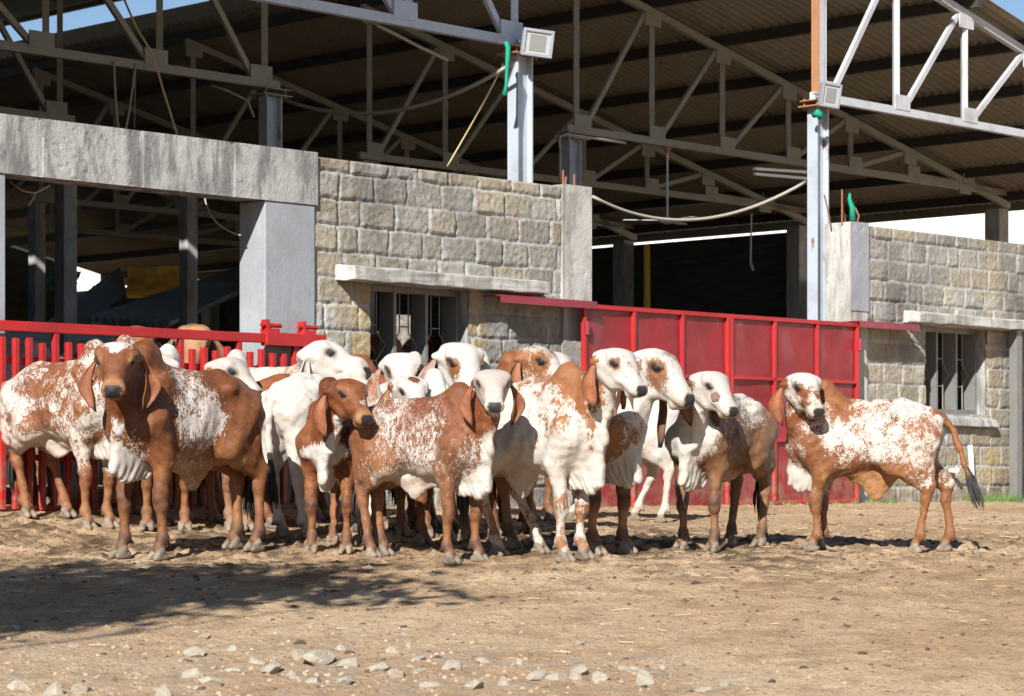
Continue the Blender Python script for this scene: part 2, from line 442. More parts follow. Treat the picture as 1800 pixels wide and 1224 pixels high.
    for a_, b_, r0, r1 in zip(tail, tail[1:], rr, rr[1:]): F.cone(a_, b_, r0, r1, .012, aTa)
    # head
    rv = random.Random(label); vw, vd, vj = rv.uniform(.94, 1.07), rv.uniform(.86, 1.12), rv.uniform(.92, 1.08)
    F.loft([(x*hs, a_*hs*(vd if .03 < x < .12 else 1), b_*hs*vj, w*hs*vw) for x, a_, b_, w in HEAD], M, HB, .025, aH, 2.3, -.10)
    S = hs
    for s in (1, -1):
        F.ball(T((.088,s*.084,.048)), .030*S, .03, aH)                                    # brow
        F.cone(T((.06,s*.058,-.075)), T((.17,s*.038,-.088)), .042*S, .03*S, .03, aH)      # jaw
        F.cone(T((.165,s*.066,.008)), T((.215,s*.048,-.02)), .022*S, .018*S, .03, aH)       # cheek bone
        F.ball(T((.195,s*.100,.010)), .030*S, .035, None, True); F.ball(T((.055,s*.135,.020)), .028*S, .035, None, True); F.ball(T((.235,s*.075,-.075)), .026*S, .03, None, True)
        F.ball(T((.136,s*.079,.036)), .0225*S, .003, (b['head'], 1.0, 0, 0))                # eye
        F.cone(T((.108,s*.090,.058)), T((.158,s*.078,.054)), .011*S, .008*S, .010, aH)      # lid
        F.cone(T((.04,s*.08,-.02)), T((.02,s*.112,-.042)), .032*S, .024*S, .03, (b['ear'], 0, 0, 0))
    F.cone(T((.312,.028,-.012)), T((.312,-.028,-.012)), .036*S, .036*S, .02, aH)
    F.cone(T((.288,.012,-.060)), T((.288,-.012,-.060)), .031*S, .031*S, .015, aH)
    for s in (1, -1): F.cone(T((.356,s*.024,.002)), T((.340,s*.042,.020)), .0115*S, .008*S, .006, None, sub=True)
    V, Q = surface_nets(F.F, F.lo, h)
    # coat values at the vertices
    ij = np.clip(np.rint((V-F.lo)/h).astype(int), 0, F.n-1)
    at = F.A[:, ij[:,0], ij[:,1], ij[:,2]].T.copy()
    bias, dark, tint, fold, roan, hoofv = at.T
    # skin folds of neck and dewlap, ribs
    nrmv = np.zeros_like(V)
    fn = np.cross(V[Q[:,2]]-V[Q[:,0]], V[Q[:,3]]-V[Q[:,1]])
    for c in range(4): np.add.at(nrmv, Q[:,c], fn)
    nrmv /= np.linalg.norm(nrmv, axis=1)[:,None]+1e-9
    ph = (V[:,0]*.95+V[:,2]*.22+.015*np.sin(V[:,2]*23+V[:,0]*9))*2*PI/.042
    V = V+nrmv*(np.sin(ph)*.0042*np.clip(fold, 0, 1)*(.6+.4*np.sin(V[:,2]*17+1)))[:,None]
    rib = np.exp(-((V[:,0]-.0)/.13)**4)*np.clip((np.abs(V[:,1])-.10)/.06, 0, 1)*np.exp(-((V[:,2]-.73)/.13)**4)
    V = V+nrmv*(rib*.0014*np.sin((V[:,0]+.18*V[:,2])*2*PI/.07))[:,None]
    rg = np.random.default_rng(int(spec['H']*1000)+len(label)); dsp = np.zeros(len(V))
    for wl, am in ((.20,.0022),(.13,.0021),(.085,.0018),(.05,.0011)):
        for _ in range(4):
            d_ = rg.normal(size=3); d_ /= np.linalg.norm(d_); dsp += am*.6*np.sin(V@d_*2*PI/wl+rg.uniform(0,6)+1.5*np.sin(V@rg.normal(size=3)*9))
    hw_ = np.linalg.norm((V-T((.15,0,0))), axis=1); V = V+nrmv*(dsp*np.clip((hw_-.12)/.15, .12, 1)*np.clip(V[:,2]/.3, .35, 1))[:,None]
    # belly paler
    bel = np.clip((.60-V[:,2])/.10, 0, 1)*np.clip((nrmv[:,2]*-1-.1)/.4, 0, 1)*((V[:,0] > -.33) & (V[:,0] < .22))
    bias += bel*(b['belly']-b['torso']); tint += bel*.5
    for bx, by, bz, br, dv in coat.get('blobs', []):
        dd = np.sqrt((V[:,0]-bx)**2+((V[:,1]-by) if by is not None else 0)**2+(V[:,2]-bz)**2)
        bias += dv*np.clip(1.4-dd/br, 0, 1)
    hl = (V-HB)@M.T/hs
    inhead = (hl[:,0] > -.05) & (np.abs(hl[:,1]) < .12) & (np.abs(hl[:,2]) < .14)
    for bx, by, bz, br, dv in coat.get('hblobs', []):
        dd = np.sqrt((hl[:,0]-bx)**2+((hl[:,1]-by) if by is not None else 0)**2+(hl[:,2]-bz)**2)
        bias += inhead*dv*np.clip(1.4-dd/br, 0, 1)
    rr_ = (hl[:,1]/.044)**4+((hl[:,2]+.002)/.032)**4+.35*(hl[:,2] < 0)*(hl[:,1]/.044)**2
    pad = np.clip((hl[:,0]-.314-.010*(hl[:,2] < -.02))/.010, 0, 1)*np.clip((1.05-rr_)/.25, 0, 1)
    for s in (1, -1): pad = np.maximum(pad, np.clip((.020-np.linalg.norm(hl-np.array((.345,s*.034,.012)), axis=1))/.006, 0, 1))
    lip = np.exp(-((hl[:,2]+.040+.10*(.343-hl[:,0]))/.0055)**2)*(hl[:,0] > .225)*.75*(np.abs(hl[:,1]) < .07)
    dark = np.maximum(dark, np.maximum(pad*coat.get('nose', .97), lip*inhead))
    mz = inhead*np.clip((hl[:,0]-.262)/.035, 0, 1); tint += mz*.55
    for s in (1, -1):
        de = np.linalg.norm((hl-np.array((.138,s*.094,.038)))*np.array((.85,.9,1.1)), axis=1)
        dark = np.maximum(dark, inhead*np.clip((.0245-de)/.005, 0, 1))
        rim = inhead*np.clip((.036-de)/.012, 0, 1)*.6
        dark = np.maximum(dark, rim)
        bias -= inhead*np.clip((.062-de)/.03, 0, 1)*coat.get('eyepatch', .5)
        tint += inhead*np.clip((.06-de)/.03, 0, 1)*.4
    pink = np.zeros(len(V))
    roan = np.maximum(roan, inhead*b.get('roan', 0)*np.clip((.26-hl[:,0])/.06, 0, 1)*np.clip((hl[:,2]+.05)/.06, 0, 1))
    n0 = len(V); VV, QQ = [V], [Q]; AT = [np.stack([bias, dark, tint, pink, roan, hoofv], 1)]
    # ears: long pendulous leaves, open side forward
    for s in (1, -1):
        e = coat.get('earcurl', .5)*(1+.3*s)
        base = T((.024,s*.108,-.036)); lat = nrm(np.array((lh[0],lh[1],0)))*s
        fhh = nrm(np.array((fh[0], fh[1], 0))); wd = nrm(fhh*.66-nrm(np.array((lh[0],lh[1],0)))*s*.75)
        nn = nrm(np.cross((0,0,1), wd))
        if nn@fhh < 0: nn = -nn
        el = coat.get('earlen', .275)*hs; nt, nw = 19, 9
        pts = []
        for i in range(nt):
            t = i/(nt-1)
            c0 = base+lat*hs*(.066*math.sin(PI*min(t*.85, .5))-.050*max(0, t-.55)**1.5/.30*(1+.5*e))+np.array((0,0,-1.))*el*(.75*t+.25*t*t)+nn*(-.018*math.sin(PI*t)+.035*max(0, t-.8)/.2*e)
            w = hs*np.interp(t, [0,.10,.26,.44,.62,.78,.89,.96,1], [.020,.024,.038,.052,.057,.048,.031,.015,.004])
            cur = np.interp(t, [0,.2,.55,.8,1], [1.9,1.5,1.1,1.15,1.5])
            for j in range(nw):
                q = -1+2*j/(nw-1); an = q*cur
                rad = w/max(cur, .2)
                pts.append(c0+wd*(math.sin(an)*rad)*1.0+nn*((1-math.cos(an))*rad*1.0)+nn*.004*math.sin(6*t+q*2))
        pts = np.array(pts); nb_ = len(pts); thk = .010*hs
        P2 = np.concatenate([pts, pts-nn*thk])
        fq = []
        for i in range(nt-1):
            for j in range(nw-1):
                a_ = i*nw+j; fq.append((a_, a_+1, a_+nw+1, a_+nw)); fq.append((nb_+a_, nb_+a_+nw, nb_+a_+nw+1, nb_+a_+1))
            for j, fl2 in ((0, 0), (nw-1, 1)):
                a_ = i*nw+j; q4 = (a_, a_+nw, nb_+a_+nw, nb_+a_); fq.append(q4 if not fl2 else q4[::-1])
        for j in range(nw-1):
            a_ = (nt-1)*nw+j; fq.append((a_, a_+1, nb_+a_+1, nb_+a_))
        fq = np.array(fq)
        if s < 0: fq = fq[:, ::-1]
        tt2 = np.tile(np.repeat(np.linspace(0,1,nt), nw), 2); jj = np.tile(np.linspace(-1,1,nw), 2*nt)
        inn = np.concatenate([np.ones(nb_), np.zeros(nb_)])
        QQ.append(fq+sum(len(x) for x in VV)); VV.append(P2)
        AT.append(np.stack([np.full(2*nb_, b['ear']), np.clip((tt2-.86)/.1, 0, 1)*coat.get('eartip', .8)+coat.get('eardark', 0), np.full(2*nb_, .15), inn*.75*np.clip(1-np.abs(jj)**3, 0, 1)*(1-.6*(tt2 > .9))*coat.get('earpink', 1), 0*tt2, 0*tt2], 1))
    V = np.concatenate(VV)*H; Q = np.concatenate(QQ); at = np.concatenate(AT)
    me = bpy.data.meshes.new(name); me.from_pydata(V.tolist(), [], Q.tolist()); me.update()
    me.polygons.foreach_set('use_smooth', np.ones(len(Q), bool))
    for i, nme in enumerate(('bias', 'dark', 'tint', 'pink', 'roan', 'hoof')):
        a_ = me.attributes.new(nme, 'FLOAT', 'POINT'); a_.data.foreach_set('value', np.ascontiguousarray(at[:, i], np.float32))
    me.materials.append(coat['mat'])
    o = bpy.data.objects.new(name, me); C.objects.link(o)
    o.location = org; o.rotation_euler = (0, 0, th)
    tag(o, label, 'cow', group)
    # tail switch
    rnd = random.Random(len(label)); mb = MB(); t0, t1 = Vector(tail[-2])*H, Vector(tail[-1])*H; d = (t1-t0).normalized()
    if not spec.get('notuft'):
        for _ in range(44):
            q = Vector((rnd.gauss(0,1), rnd.gauss(0,1), rnd.gauss(0,1)))
            st = t1-d*rnd.uniform(-.02,.10)*H+q*.006*H; L = rnd.uniform(.12,.24)*H
            dn = (d+Vector((0,0,-.35))).normalized()
            mb.tube([st, st+dn*L*.4+q*.009*H, st+dn*L*.8+q*.010*H, st+dn*L+q*.006*H], [.005*H,.007*H,.005*H,.0012*H], 4, False)
        tu = mesh_obj('tail_tuft', mb.v, mb.f, tuft_mat[0], None, True); tu.parent = o
    return o
# ------------------------------------------------------------------ the herd
BR, BR2, DKBR = (.110,.027,.0065), (.24,.085,.030), (.15,.05,.018)
PALE, TAN = (.43,.225,.10), (.42,.24,.12)
WH, CR = (.50,.47,.425), (.62,.56,.47)
k = NT('black_tail_hair'); k.set(Base_Color=(.012,.010,.009), Roughness=.6); tuft_mat[0] = k.m
def coat(name, seed, brown=BR, pale=PALE, white=WH, big=(5.5,.9), speck=(42,.9), stretch=(1,1,.6), hot=(.165,.046,.0115), **kw):
    d = dict(kw); d['mat'] = coat_material(name, brown, pale, white, seed, big, speck, stretch, hot)
    return d
GF, GB, GP = 'cattle standing at the front of the herd', 'cattle standing behind the front row', 'cattle penned inside the shed'
COWS = []
def cow(label, c, group=GF, fine=True, **spec): COWS.append((label, spec, c, group, fine))
# front row, left to right
cow('large red brown heifer with white freckled flank, facing the viewer before the red rail gate',
    coat('red_coat_white_flank', 1, big=(4.2,.5), speck=(34,1.35), stretch=(1,1,.45), sock=.75, knee=.4,
         bias=dict(torso=-.35, neck=-.95, head=-.75, leg=-1.2, low=-1.4, belly=-.25, dewlap=.6, ear=-1.2, tail=-1, hump=-1.2),
         blobs=[(.0,None,.78,.24,.55), (-.22,None,.70,.16,.35), (-.45,None,.80,.20,-.9), (-.3,None,.97,.16,-.75), (.3,None,.85,.16,-.6), (.40,None,.50,.16,.4)],
         hblobs=[(.035,0,.12,.10,1.35), (.12,0,.12,.04,.7)], eyepatch=.6),
    feet=(249,984), th=-128, H=1.17, fx=(283,217,452,414), head=(204,636,.42), hy=-88, hp=40, hump=.085, hs=1.06, girth=1.0, dewlap=1.0, flap=1.1)
cow('red brown calf with white dewlap and long folded ear, head turned to the right',
    coat('red_calf_coat', 2, big=(6,.5), speck=(30,.9), stretch=(1,1,.4), hot=(.20,.056,.013), sock=.7, knee=.45,
         bias=dict(torso=-.9, neck=-.75, head=-.75, leg=-1.1, low=-1.2, belly=.3, dewlap=1.0, ear=-1.2, tail=-1),
         blobs=[(.44,None,.62,.10,1.4)], hblobs=[(.03,0,.12,.05,.75), (.24,.0,.07,.05,.7), (.1,0,.12,.04,.3)], eyepatch=.4, eartip=.5),
    feet=(578,974), th=-97, H=.98, fx=(609,548,None,None), head=(622,695,.42), hy=-50, hp=40, hs=1.10, dewlap=1.0, flap=.3)
cow('freckled red heifer with grey face and white dewlap, in the middle of the row',
    coat('freckled_coat_grey_face', 3, brown=(.14,.042,.017), big=(5,.45), speck=(54,1.4), stretch=(1.1,1.1,.5), sock=.75, knee=.3,
         bias=dict(torso=-.02, neck=-.55, head=.35, leg=-.45, low=-.95, belly=.5, dewlap=1.1, ear=-1.2, tail=-.4, hump=-.6, roan=.85),
         blobs=[(.0,None,1.0,.10,-.5), (.3,None,.95,.13,-.6), (.30,None,.80,.10,-.25), (-.45,None,.75,.15,-.2)], hblobs=[(.15,None,.10,.2,-.05)], eyepatch=.5),
    feet=(813,990), th=-36, H=1.0, fx=(838,788,672,650), head=(867,676,.36), hy=-86, hp=37, hump=.03, hs=1.0, dewlap=1.15, flap=.9)
cow('white and tan heifer with clean white face and curled tan ear, left of red gate',
    coat('white_tan_coat', 4, brown=(.25,.098,.040), big=(8,1.1), speck=(24,.85), hot=(.23,.083,.027), sock=.15, knee=.1,
         bias=dict(torso=.40, neck=.0, head=.75, leg=.35, low=.05, belly=.9, dewlap=1.2, ear=-.9, tail=.3, hump=-.7),
         blobs=[(.0,None,1.0,.13,-.5), (.28,None,.85,.18,-.55), (-.2,None,.72,.20,.35), (.30,None,.62,.12,.1)], hblobs=[(.25,None,.05,.05,-.55), (.19,-.03,.07,.03,-.7)], eyepatch=.85, eartip=.9),
    feet=(1007,987), th=-40, H=1.09, fx=(1022,988,945,872), head=(1097,642,.34), hy=-44, hp=40, hump=.055, hs=1.0, dewlap=1.25, flap=1.2)
cow('big headed white cow with freckled brow and dark curled ear, chest in shade',
    coat('shaded_white_coat', 5, brown=(.20,.09,.05), big=(6,.75), speck=(38,1.0), hot=(.26,.11,.04), sock=.85, knee=.7, eartip=.6, earlen=.40, eardark=.45, earpink=.4,
         bias=dict(torso=-.1, neck=.5, head=.5, leg=-1.1, low=-1.3, belly=.3, dewlap=.9, ear=-1.2, tail=0),
         hblobs=[(.08,.05,.11,.08,-.75), (.17,-.09,-.02,.06,-1.1), (.02,-.05,.1,.06,.5)], eyepatch=.9),
    feet=(1071,976), th=-42, H=1.13, fx=(1097,1044,None,None), head=(1171,649,.10), hy=-38, hp=40, hs=1.22, dewlap=1.35, hump=.07)
cow('young pale faced heifer with tan cheek patch and greyish body, standing before the red gate',
    coat('pale_face_grey_body', 6, brown=(.10,.048,.027), big=(5,.5), speck=(36,.9), stretch=(1,1,.5), hot=(.15,.066,.030), sock=.8, knee=.5,
         bias=dict(roan=.35, torso=-.3, neck=.3, head=1.0, leg=-.7, low=-1.1, belly=-.2, dewlap=1.1, ear=-.9, tail=-.8),
         blobs=[(.44,None,.75,.16,1.0), (-.3,None,.95,.2,.45), (.30,None,.9,.1,-.3)], hblobs=[(.205,-.055,.005,.036,-2.6)], eyepatch=.15),
    feet=(1228,970), th=-124, H=1.02, fx=(1255,1200,1338,1284), head=(1262,681,.36), hy=-46, hp=42, hs=1.03, dewlap=1.15, flap=.3, hump=.04)
cow('white and brown freckled heifer seen from the side, tail swung out, rightmost of the herd',
    coat('freckled_side_coat', 7, brown=(.145,.042,.012), big=(9.5,1.0), speck=(44,1.2), stretch=(1,1,.8), hot=(.21,.070,.020), sock=.3, knee=.2,
         bias=dict(torso=.10, neck=-.3, head=.40, leg=-.10, low=-.75, belly=-.5, dewlap=.6, ear=-1.0, tail=-.8, hump=-1.4),
         blobs=[(-.42,None,.80,.18,.15), (-.15,None,.80,.14,.15), (.1,None,1.0,.12,-.45), (.27,.2,.55,.12,-.8), (-.05,None,.53,.10,-.6)],
         hblobs=[(.04,None,.11,.10,.5), (.07,-.03,.12,.018,-2.0), (.22,None,.04,.09,-.55)], eyepatch=.5, earcurl=.2),
    feet=(1441,968), th=165, H=.985, fx=(1433,1446,1614,1666), head=(1421,683,.22), hy=-64, hp=44, hs=1.05, hump=.08, dewlap=1.1, flap=1.3,
    tail=[(-.555,0,.885),(-.625,.01,.80),(-.665,.03,.68),(-.70,.05,.57),(-.745,.07,.47)])
# leftmost and behind
cow('freckled brown and white cow at the left edge of the herd, body turned right',
    coat('left_freckled_coat', 8, brown=(.155,.054,.024), big=(6.5,.95), speck=(28,1.1), sock=.1, knee=.1,
         bias=dict(torso=-.05, neck=.1, head=-.2, leg=.15, low=-.7, belly=.6, dewlap=.6, ear=-1, tail=-.3),
         blobs=[(-.45,None,.85,.2,-.05), (-.1,None,.62,.15,-.25)]),
    GB, feet=(172,931), th=-40, H=1.13, fx=(190,152,115,45), head=(222,668,.1), hy=-35, hp=50, flap=.5)
cow('reddish cow with white speckled back, mostly hidden at the left edge of the herd',
    coat('speckled_back_coat', 9, big=(5,.6), speck=(40,1.2), bias=dict(torso=.0, neck=-.3, head=-.3, leg=-.8, low=-1)),
    GB, True, feet=(225,905), th=-25, H=1.13, head=(300,668,.1), hy=-30, hp=45)
cow('brown cow with white crest whose hooves show behind the large red brown heifer',
    coat('white_crest_coat', 10, big=(5,.5), speck=(30,.7), sock=.2, bias=dict(torso=.7, neck=.5, head=.7, leg=-1.1, low=-1.2, belly=.5), hblobs=[(.0,None,.1,.1,.8)]),
    GB, True, feet=(295,935), th=-80, H=1.12, fx=(325,258,None,None), head=(288,656,.2), hy=-60, hp=55)
cow('grey freckled white headed cow looking right over the back of the red brown heifer',
    coat('grey_freckled_head', 11, brown=(.22,.13,.09), big=(4,.3), speck=(60,.9), bias=dict(roan=.5, torso=.2, neck=.3, head=.5, leg=-1.1, low=-1.3, ear=-.6)),
    GB, True, feet=(418,934), th=-60, H=1.10, fx=(432,404,None,None), head=(418,656,.2), hy=-18, hp=34, hs=1.1)
cow('plain white cow with raised head and dark muzzle, its rump left of the calf',
    coat('plain_white_coat', 12, brown=(.30,.17,.09), big=(5,.3), speck=(16,.55), sock=.15, nose=1.0,
         bias=dict(torso=1.0, neck=1.1, head=1.3, leg=.85, low=.3, belly=.6, dewlap=1.1, ear=.4, tail=.5), eyepatch=.1, earpink=.6),
    GB, at=None, hind=(508,947), th=52, H=1.11, fx=(None,None,492,535), head=(586,623,0), hy=-8, hp=20, hs=1.2, hump=.06)
cow('tan and white cow whose back shows behind the plain white cow',
    coat('tan_back_coat', 13, brown=(.32,.16,.08), big=(4,.4), speck=(40,.6), bias=dict(torso=.1, neck=.3, head=.5, leg=-.6, low=-.9)),
    GB, True, feet=(560,915), th=-15, H=1.13, head=(640,690,.0), hy=-20, hp=45)
cow('dark red cow whose back shows between the calf and the freckled heifer',
    coat('dark_red_coat', 14, brown=(.21,.062,.025), big=(4,.3), speck=(30,.5), bias=dict(torso=-1.2, neck=-1.2, head=-1.2, leg=-1.2, low=-1.3, belly=-.6)),
    GB, True, feet=(640,930), th=15, H=1.10, head=(742,700,.0), hy=0, hp=60)
cow('white headed cow with small brown spots below the window, ears spread',
    coat('white_spotted_head', 15, big=(6,.6), speck=(26,.9), sock=.2, bias=dict(torso=.3, neck=.6, head=.95, leg=-.9, low=-1.1, ear=.1), hblobs=[(.16,.08,.0,.05,-.8), (.16,-.08,.0,.05,-.8)], eyepatch=.9),
    GB, True, feet=(728,945), th=-78, H=1.12, fx=(748,706,None,None), head=(709,652,.3), hy=-82, hp=46, hs=1.1)
cow('white cow with brown forehead patch, head low behind the freckled heifer',
    coat('brown_forehead_coat', 16, big=(6,.6), speck=(26,.7), sock=.4, bias=dict(torso=.5, neck=.6, head=.9, leg=-.4, low=-1), hblobs=[(.06,0,.11,.055,-1.9)]),
    GB, True, feet=(765,957), th=-60, H=1.02, head=(728,690,.25), hy=-62, hp=48, hs=1.02)
cow('white cow with tan cheeks, its head above the grey faced heifer',
    coat('tan_cheek_coat', 17, brown=(.26,.105,.04), big=(7,.6), speck=(30,.7), sock=.5, bias=dict(torso=.3, neck=.7, head=.6, leg=-.8, low=-1.1, ear=.6), hblobs=[(.16,.09,.0,.06,-1.0), (.16,-.09,.0,.06,-1.0), (.02,0,.11,.08,.5)], eyepatch=.6),
    GB, True, feet=(842,948), th=-65, H=1.15, head=(820,640,.3), hy=-60, hp=50, hs=1.2)
cow('brown faced cow looking right over the back of the white and tan heifer',
    coat('brown_face_coat', 18, brown=(.25,.095,.036), big=(7,.7), speck=(32,.9), sock=.4, bias=dict(torso=-.8, neck=-.1, head=-.1, leg=-.9, low=-1.1), hblobs=[(.03,0,.11,.06,.5), (.22,0,.05,.07,.6)]),
    GB, True, feet=(905,940), th=-45, H=1.14, head=(962,638,.2), hy=-28, hp=40, hs=1.12)
cow('white cow whose crown just shows beyond the brown faced cow',
    coat('white_crown_coat', 19, big=(5,.4), speck=(20,.5), sock=.4, bias=dict(torso=.5, neck=.8, head=1.2, leg=-.8, low=-1)),
    GB, True, feet=(950,918), th=-40, H=1.13, head=(988,645,.1), hy=-35, hp=45, hs=1.05)
cow('white cow standing crosswise near the red gate with one hind leg showing',
    coat('white_leg_coat', 20, brown=(.36,.19,.10), big=(5,.4), speck=(24,.7), sock=.1, bias=dict(torso=.55, neck=.4, head=.4, leg=.75, low=.25, belly=.5)),
    GB, at=None, hind=(1158,918), th=176, H=1.02, fx=(None,None,1166,1120), head=(1000,715,.0), hy=190, hp=50)
# inside the shed
cow('red brown cow behind the rail gate, head above the top rail on the left',
    coat('penned_red_coat', 21, brown=(.27,.095,.034), big=(4,.3), speck=(20,.4), bias=dict(torso=-1, neck=-1, head=-1, leg=-1, low=-1, ear=-1)),
    GP, False, at=(-.15,243,.75), th=-75, H=1.2, head=(243,606,.45), hy=-75, hp=55, hs=1.05)
cow('pale tan cow behind the rail gate, head above the top rail on the right',
    coat('penned_tan_coat', 22, brown=(.46,.24,.12), big=(4,.3), speck=(20,.4), bias=dict(torso=-1, neck=-1, head=-.9, leg=-1, low=-1, ear=-1), eardark=.3),
    GP, False, at=(0,338,.75), th=-80, H=1.2, head=(337,608,.45), hy=-88, hp=60, hs=1.15)
cow('dull grey cow standing in the pen behind the left end of the rail gate',
    coat('penned_grey_coat', 23, brown=(.16,.12,.10), white=(.5,.47,.44), big=(4,.3), speck=(20,.4), bias=dict(torso=.3, neck=.3, head=.3, leg=-1, low=-1)),
    GP, False, at=(0,70,1.3), th=20, H=1.15, headl=(.62,0,1.0), hy=20, hp=40)
cow('chestnut cow looking out through the bars of the left window',
    coat('penned_chestnut_coat', 24, brown=(.33,.12,.06), big=(4,.3), speck=(20,.3), bias=dict(torso=-1, neck=-1, head=-1, leg=-1, low=-1, ear=-1)),
    GP, False, at=(0,672,.7), th=-70, H=1.2, head=(676,622,.4), hy=-75, hp=60, hs=1.15)
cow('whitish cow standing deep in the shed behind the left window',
    coat('penned_dimmed_coat', 25, white=(.10,.095,.09), big=(4,.3), speck=(20,.4), bias=dict(torso=.8, neck=.8, head=.9, leg=.4, low=0)),  # white coat darkened in colour so the cow stays dim behind the bars
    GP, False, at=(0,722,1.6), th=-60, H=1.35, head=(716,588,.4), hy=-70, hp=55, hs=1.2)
def build_herd(only=None):
    for i, (label, spec, c, group, fine) in enumerate(COWS):
        if only is not None and i not in only: continue
        spec = dict(spec)
        if spec.get('hind'):
            h_ = gp(*spec.pop('hind')); a = R(spec['th'])
            q = h_+Vector((math.cos(a), math.sin(a), 0))*.66*spec['H']
            spec['at'] = Vector((q.x, q.y, ground(q.x, q.y)))
        elif spec.get('at'):
            _, px, p = spec['at']; u, z = wuv(px, 800, p); q = wp(u, 0, p); spec['at'] = Vector((q.x, q.y, ground(q.x, q.y)))
        else: spec.pop('at', None)
        make_cow('cow', spec, c, label, group, fine)
# ------------------------------------------------------------------ noise on arrays
def vnoise(x, y, seed=0):
    xi, yi = np.floor(x).astype(np.int64), np.floor(y).astype(np.int64)
    fx, fy = x-xi, y-yi
    fx, fy = fx*fx*(3-2*fx), fy*fy*(3-2*fy)
    def hsh(a, b):
        n = (a*374761393+b*668265263+seed*1442695041) & 0xffffffff
        n = ((n ^ (n >> 13))*1274126177) & 0xffffffff
        return ((n ^ (n >> 16)) & 0xffff)/65535.0
    return (hsh(xi, yi)*(1-fx)+hsh(xi+1, yi)*fx)*(1-fy)+(hsh(xi, yi+1)*(1-fx)+hsh(xi+1, yi+1)*fx)*fy
def fbm(x, y, seed=0, o=4):
    s, a, t = 0, 1, 0
    for i in range(o):
        s = s+a*vnoise(x*2**i, y*2**i, seed+i*7); t += a; a *= .5
    return s/t-.5
def grid_obj(name, P, m, attrs=None, parent=None, mask=None, smooth=True):
    """P: (ny, nx, 3) world points"""
    ny, nx = P.shape[:2]
    idx = np.arange(ny*nx).reshape(ny, nx)
    q = np.stack([idx[:-1,:-1], idx[:-1,1:], idx[1:,1:], idx[1:,:-1]], -1)
    q = q[mask] if mask is not None else q.reshape(-1, 4)
    used = np.unique(q); mp = -np.ones(ny*nx, np.int64); mp[used] = np.arange(len(used))
    V = P.reshape(-1, 3)[used]
    me = bpy.data.meshes.new(name); me.from_pydata(V.tolist(), [], mp[q].tolist()); me.update()
    me.polygons.foreach_set('use_smooth', np.full(len(q), smooth))
    for k_, a in (attrs or {}).items():
        at = me.attributes.new(k_, 'FLOAT', 'POINT'); at.data.foreach_set('value', np.ascontiguousarray(a.reshape(-1)[used], np.float32))
    me.materials.append(m)
    o = bpy.data.objects.new(name, me); C.objects.link(o)
    if parent is not None:
        o.parent = parent; me.transform((Matrix.LocRotScale(parent.location, parent.rotation_euler, (1,1,1))).inverted())
    return o
# ------------------------------------------------------------------ the yard
k = NT('yard_dirt'); v = k.coord('Object')
n1 = k.noise(v, .55, 4, .6); n2 = k.noise(v, 4.2, 5, .65); n3 = k.noise(v, 24, 4, .7); n4 = k.noise(k.coord('Object', scale=(16, 50, 1)), 1.0, 3, .6)
c = k.mix(k.ramp(n1, .35, .65), (.45,.298,.172), (.55,.395,.245))
c = k.mix(k.ramp(n2, .42, .72, 0, .6), c, (.25,.16,.09))
c = k.mix(k.ramp(n3, .58, .72, 0, .7), c, (.13,.085,.05))
c = k.mix(k.ramp(n4, .68, .76, 0, .6), c, (.46,.36,.22))
n6 = k.noise(v, 60, 2); c = k.mix(k.ramp(n6, .66, .74, 0, .8), c, (.45,.40,.33))
c = k.mix(k.math('MULTIPLY', k.attr('muck'), k.ramp(n2, .25, .6)), c, (.105,.066,.036))
c = k.mix(k.math('MULTIPLY', k.attr('gravel'), k.ramp(n3, .35, .6, 0, .55)), c, (.40,.36,.30))
n7 = k.noise(v, 38, 5, .75); c = k.mix(k.ramp(n7, .53, .66, 0, .85), c, (.13,.088,.052))
bp = k.bump(n3, .8, .03, k.bump(n7, .9, .02, k.bump(n6, .5, .012)))
k.set(Base_Color=c, Roughness=.95, Specular_IOR_Level=.15, Normal=bp)
DIRT = k.m
def axis(lo, hi, st, far):
    a = np.arange(lo, hi, st); out = []; d = st*2; x = hi
    while x < far: out.append(x); x += d; d *= 1.35
    pre = []; d = st*2; x = lo-d
    while x > -far: pre.append(x); d *= 1.35; x -= d
    return np.array(pre[::-1]+list(a)+out)
xs, ys = axis(-6.2, 8.6, .03, 900), axis(8.6, 25.5, .03, 1200)
X, Y = np.meshgrid(xs, ys); rng = np.random.default_rng(4)
Z = ground_np(X, Y)
near = np.clip((34-np.hypot(X-1, (Y-17)*1.0))/12, 0, 1)
churn = np.exp(-((Y-16.3)/2.3)**2)*np.clip((X+7)/2, 0, 1)*np.clip((5.5-X)/2.5, 0, 1)
inside = (-(X-OX)*SA+(Y-OY)*CA > -.2)
churn = np.where(inside, .15, churn)
f1, f2, f3, f4 = fbm(X*1.1, Y*.9, 1), fbm(X*6.5, Y*5.5, 2, 3), fbm(X*14, Y*12, 3, 3), fbm(X*.35, Y*.35, 9)
Z = Z+near*(f1*.02+f2*(.004+.012*churn)+np.maximum(f3-.06, 0)*(.035+.085*churn)+f3*.008+(rng.random(X.shape)-.5)*.004)
grav = np.clip(1-np.abs(Y-10.6)/1.8, 0, 1)*np.clip((1.6-X)/1.5, 0, 1)*np.clip(f2*3+.6, 0, 1)
muck = np.clip(churn*(.9+f4*2.0)*np.clip(.5+f2*4, 0, 1)*1.6, 0, 1)*near
gnd = grid_obj('ground', np.stack([X, Y, Z], -1), DIRT, {'muck': muck, 'gravel': grav}); tag(gnd, kind='structure')
_zc = {}
def gz(x, y):
    i = int(np.clip(np.searchsorted(xs, x), 1, len(xs)-1)); j = int(np.clip(np.searchsorted(ys, y), 1, len(ys)-1))
    return float(max(Z[j-1:j+1, i-1:i+1].min(), -9))
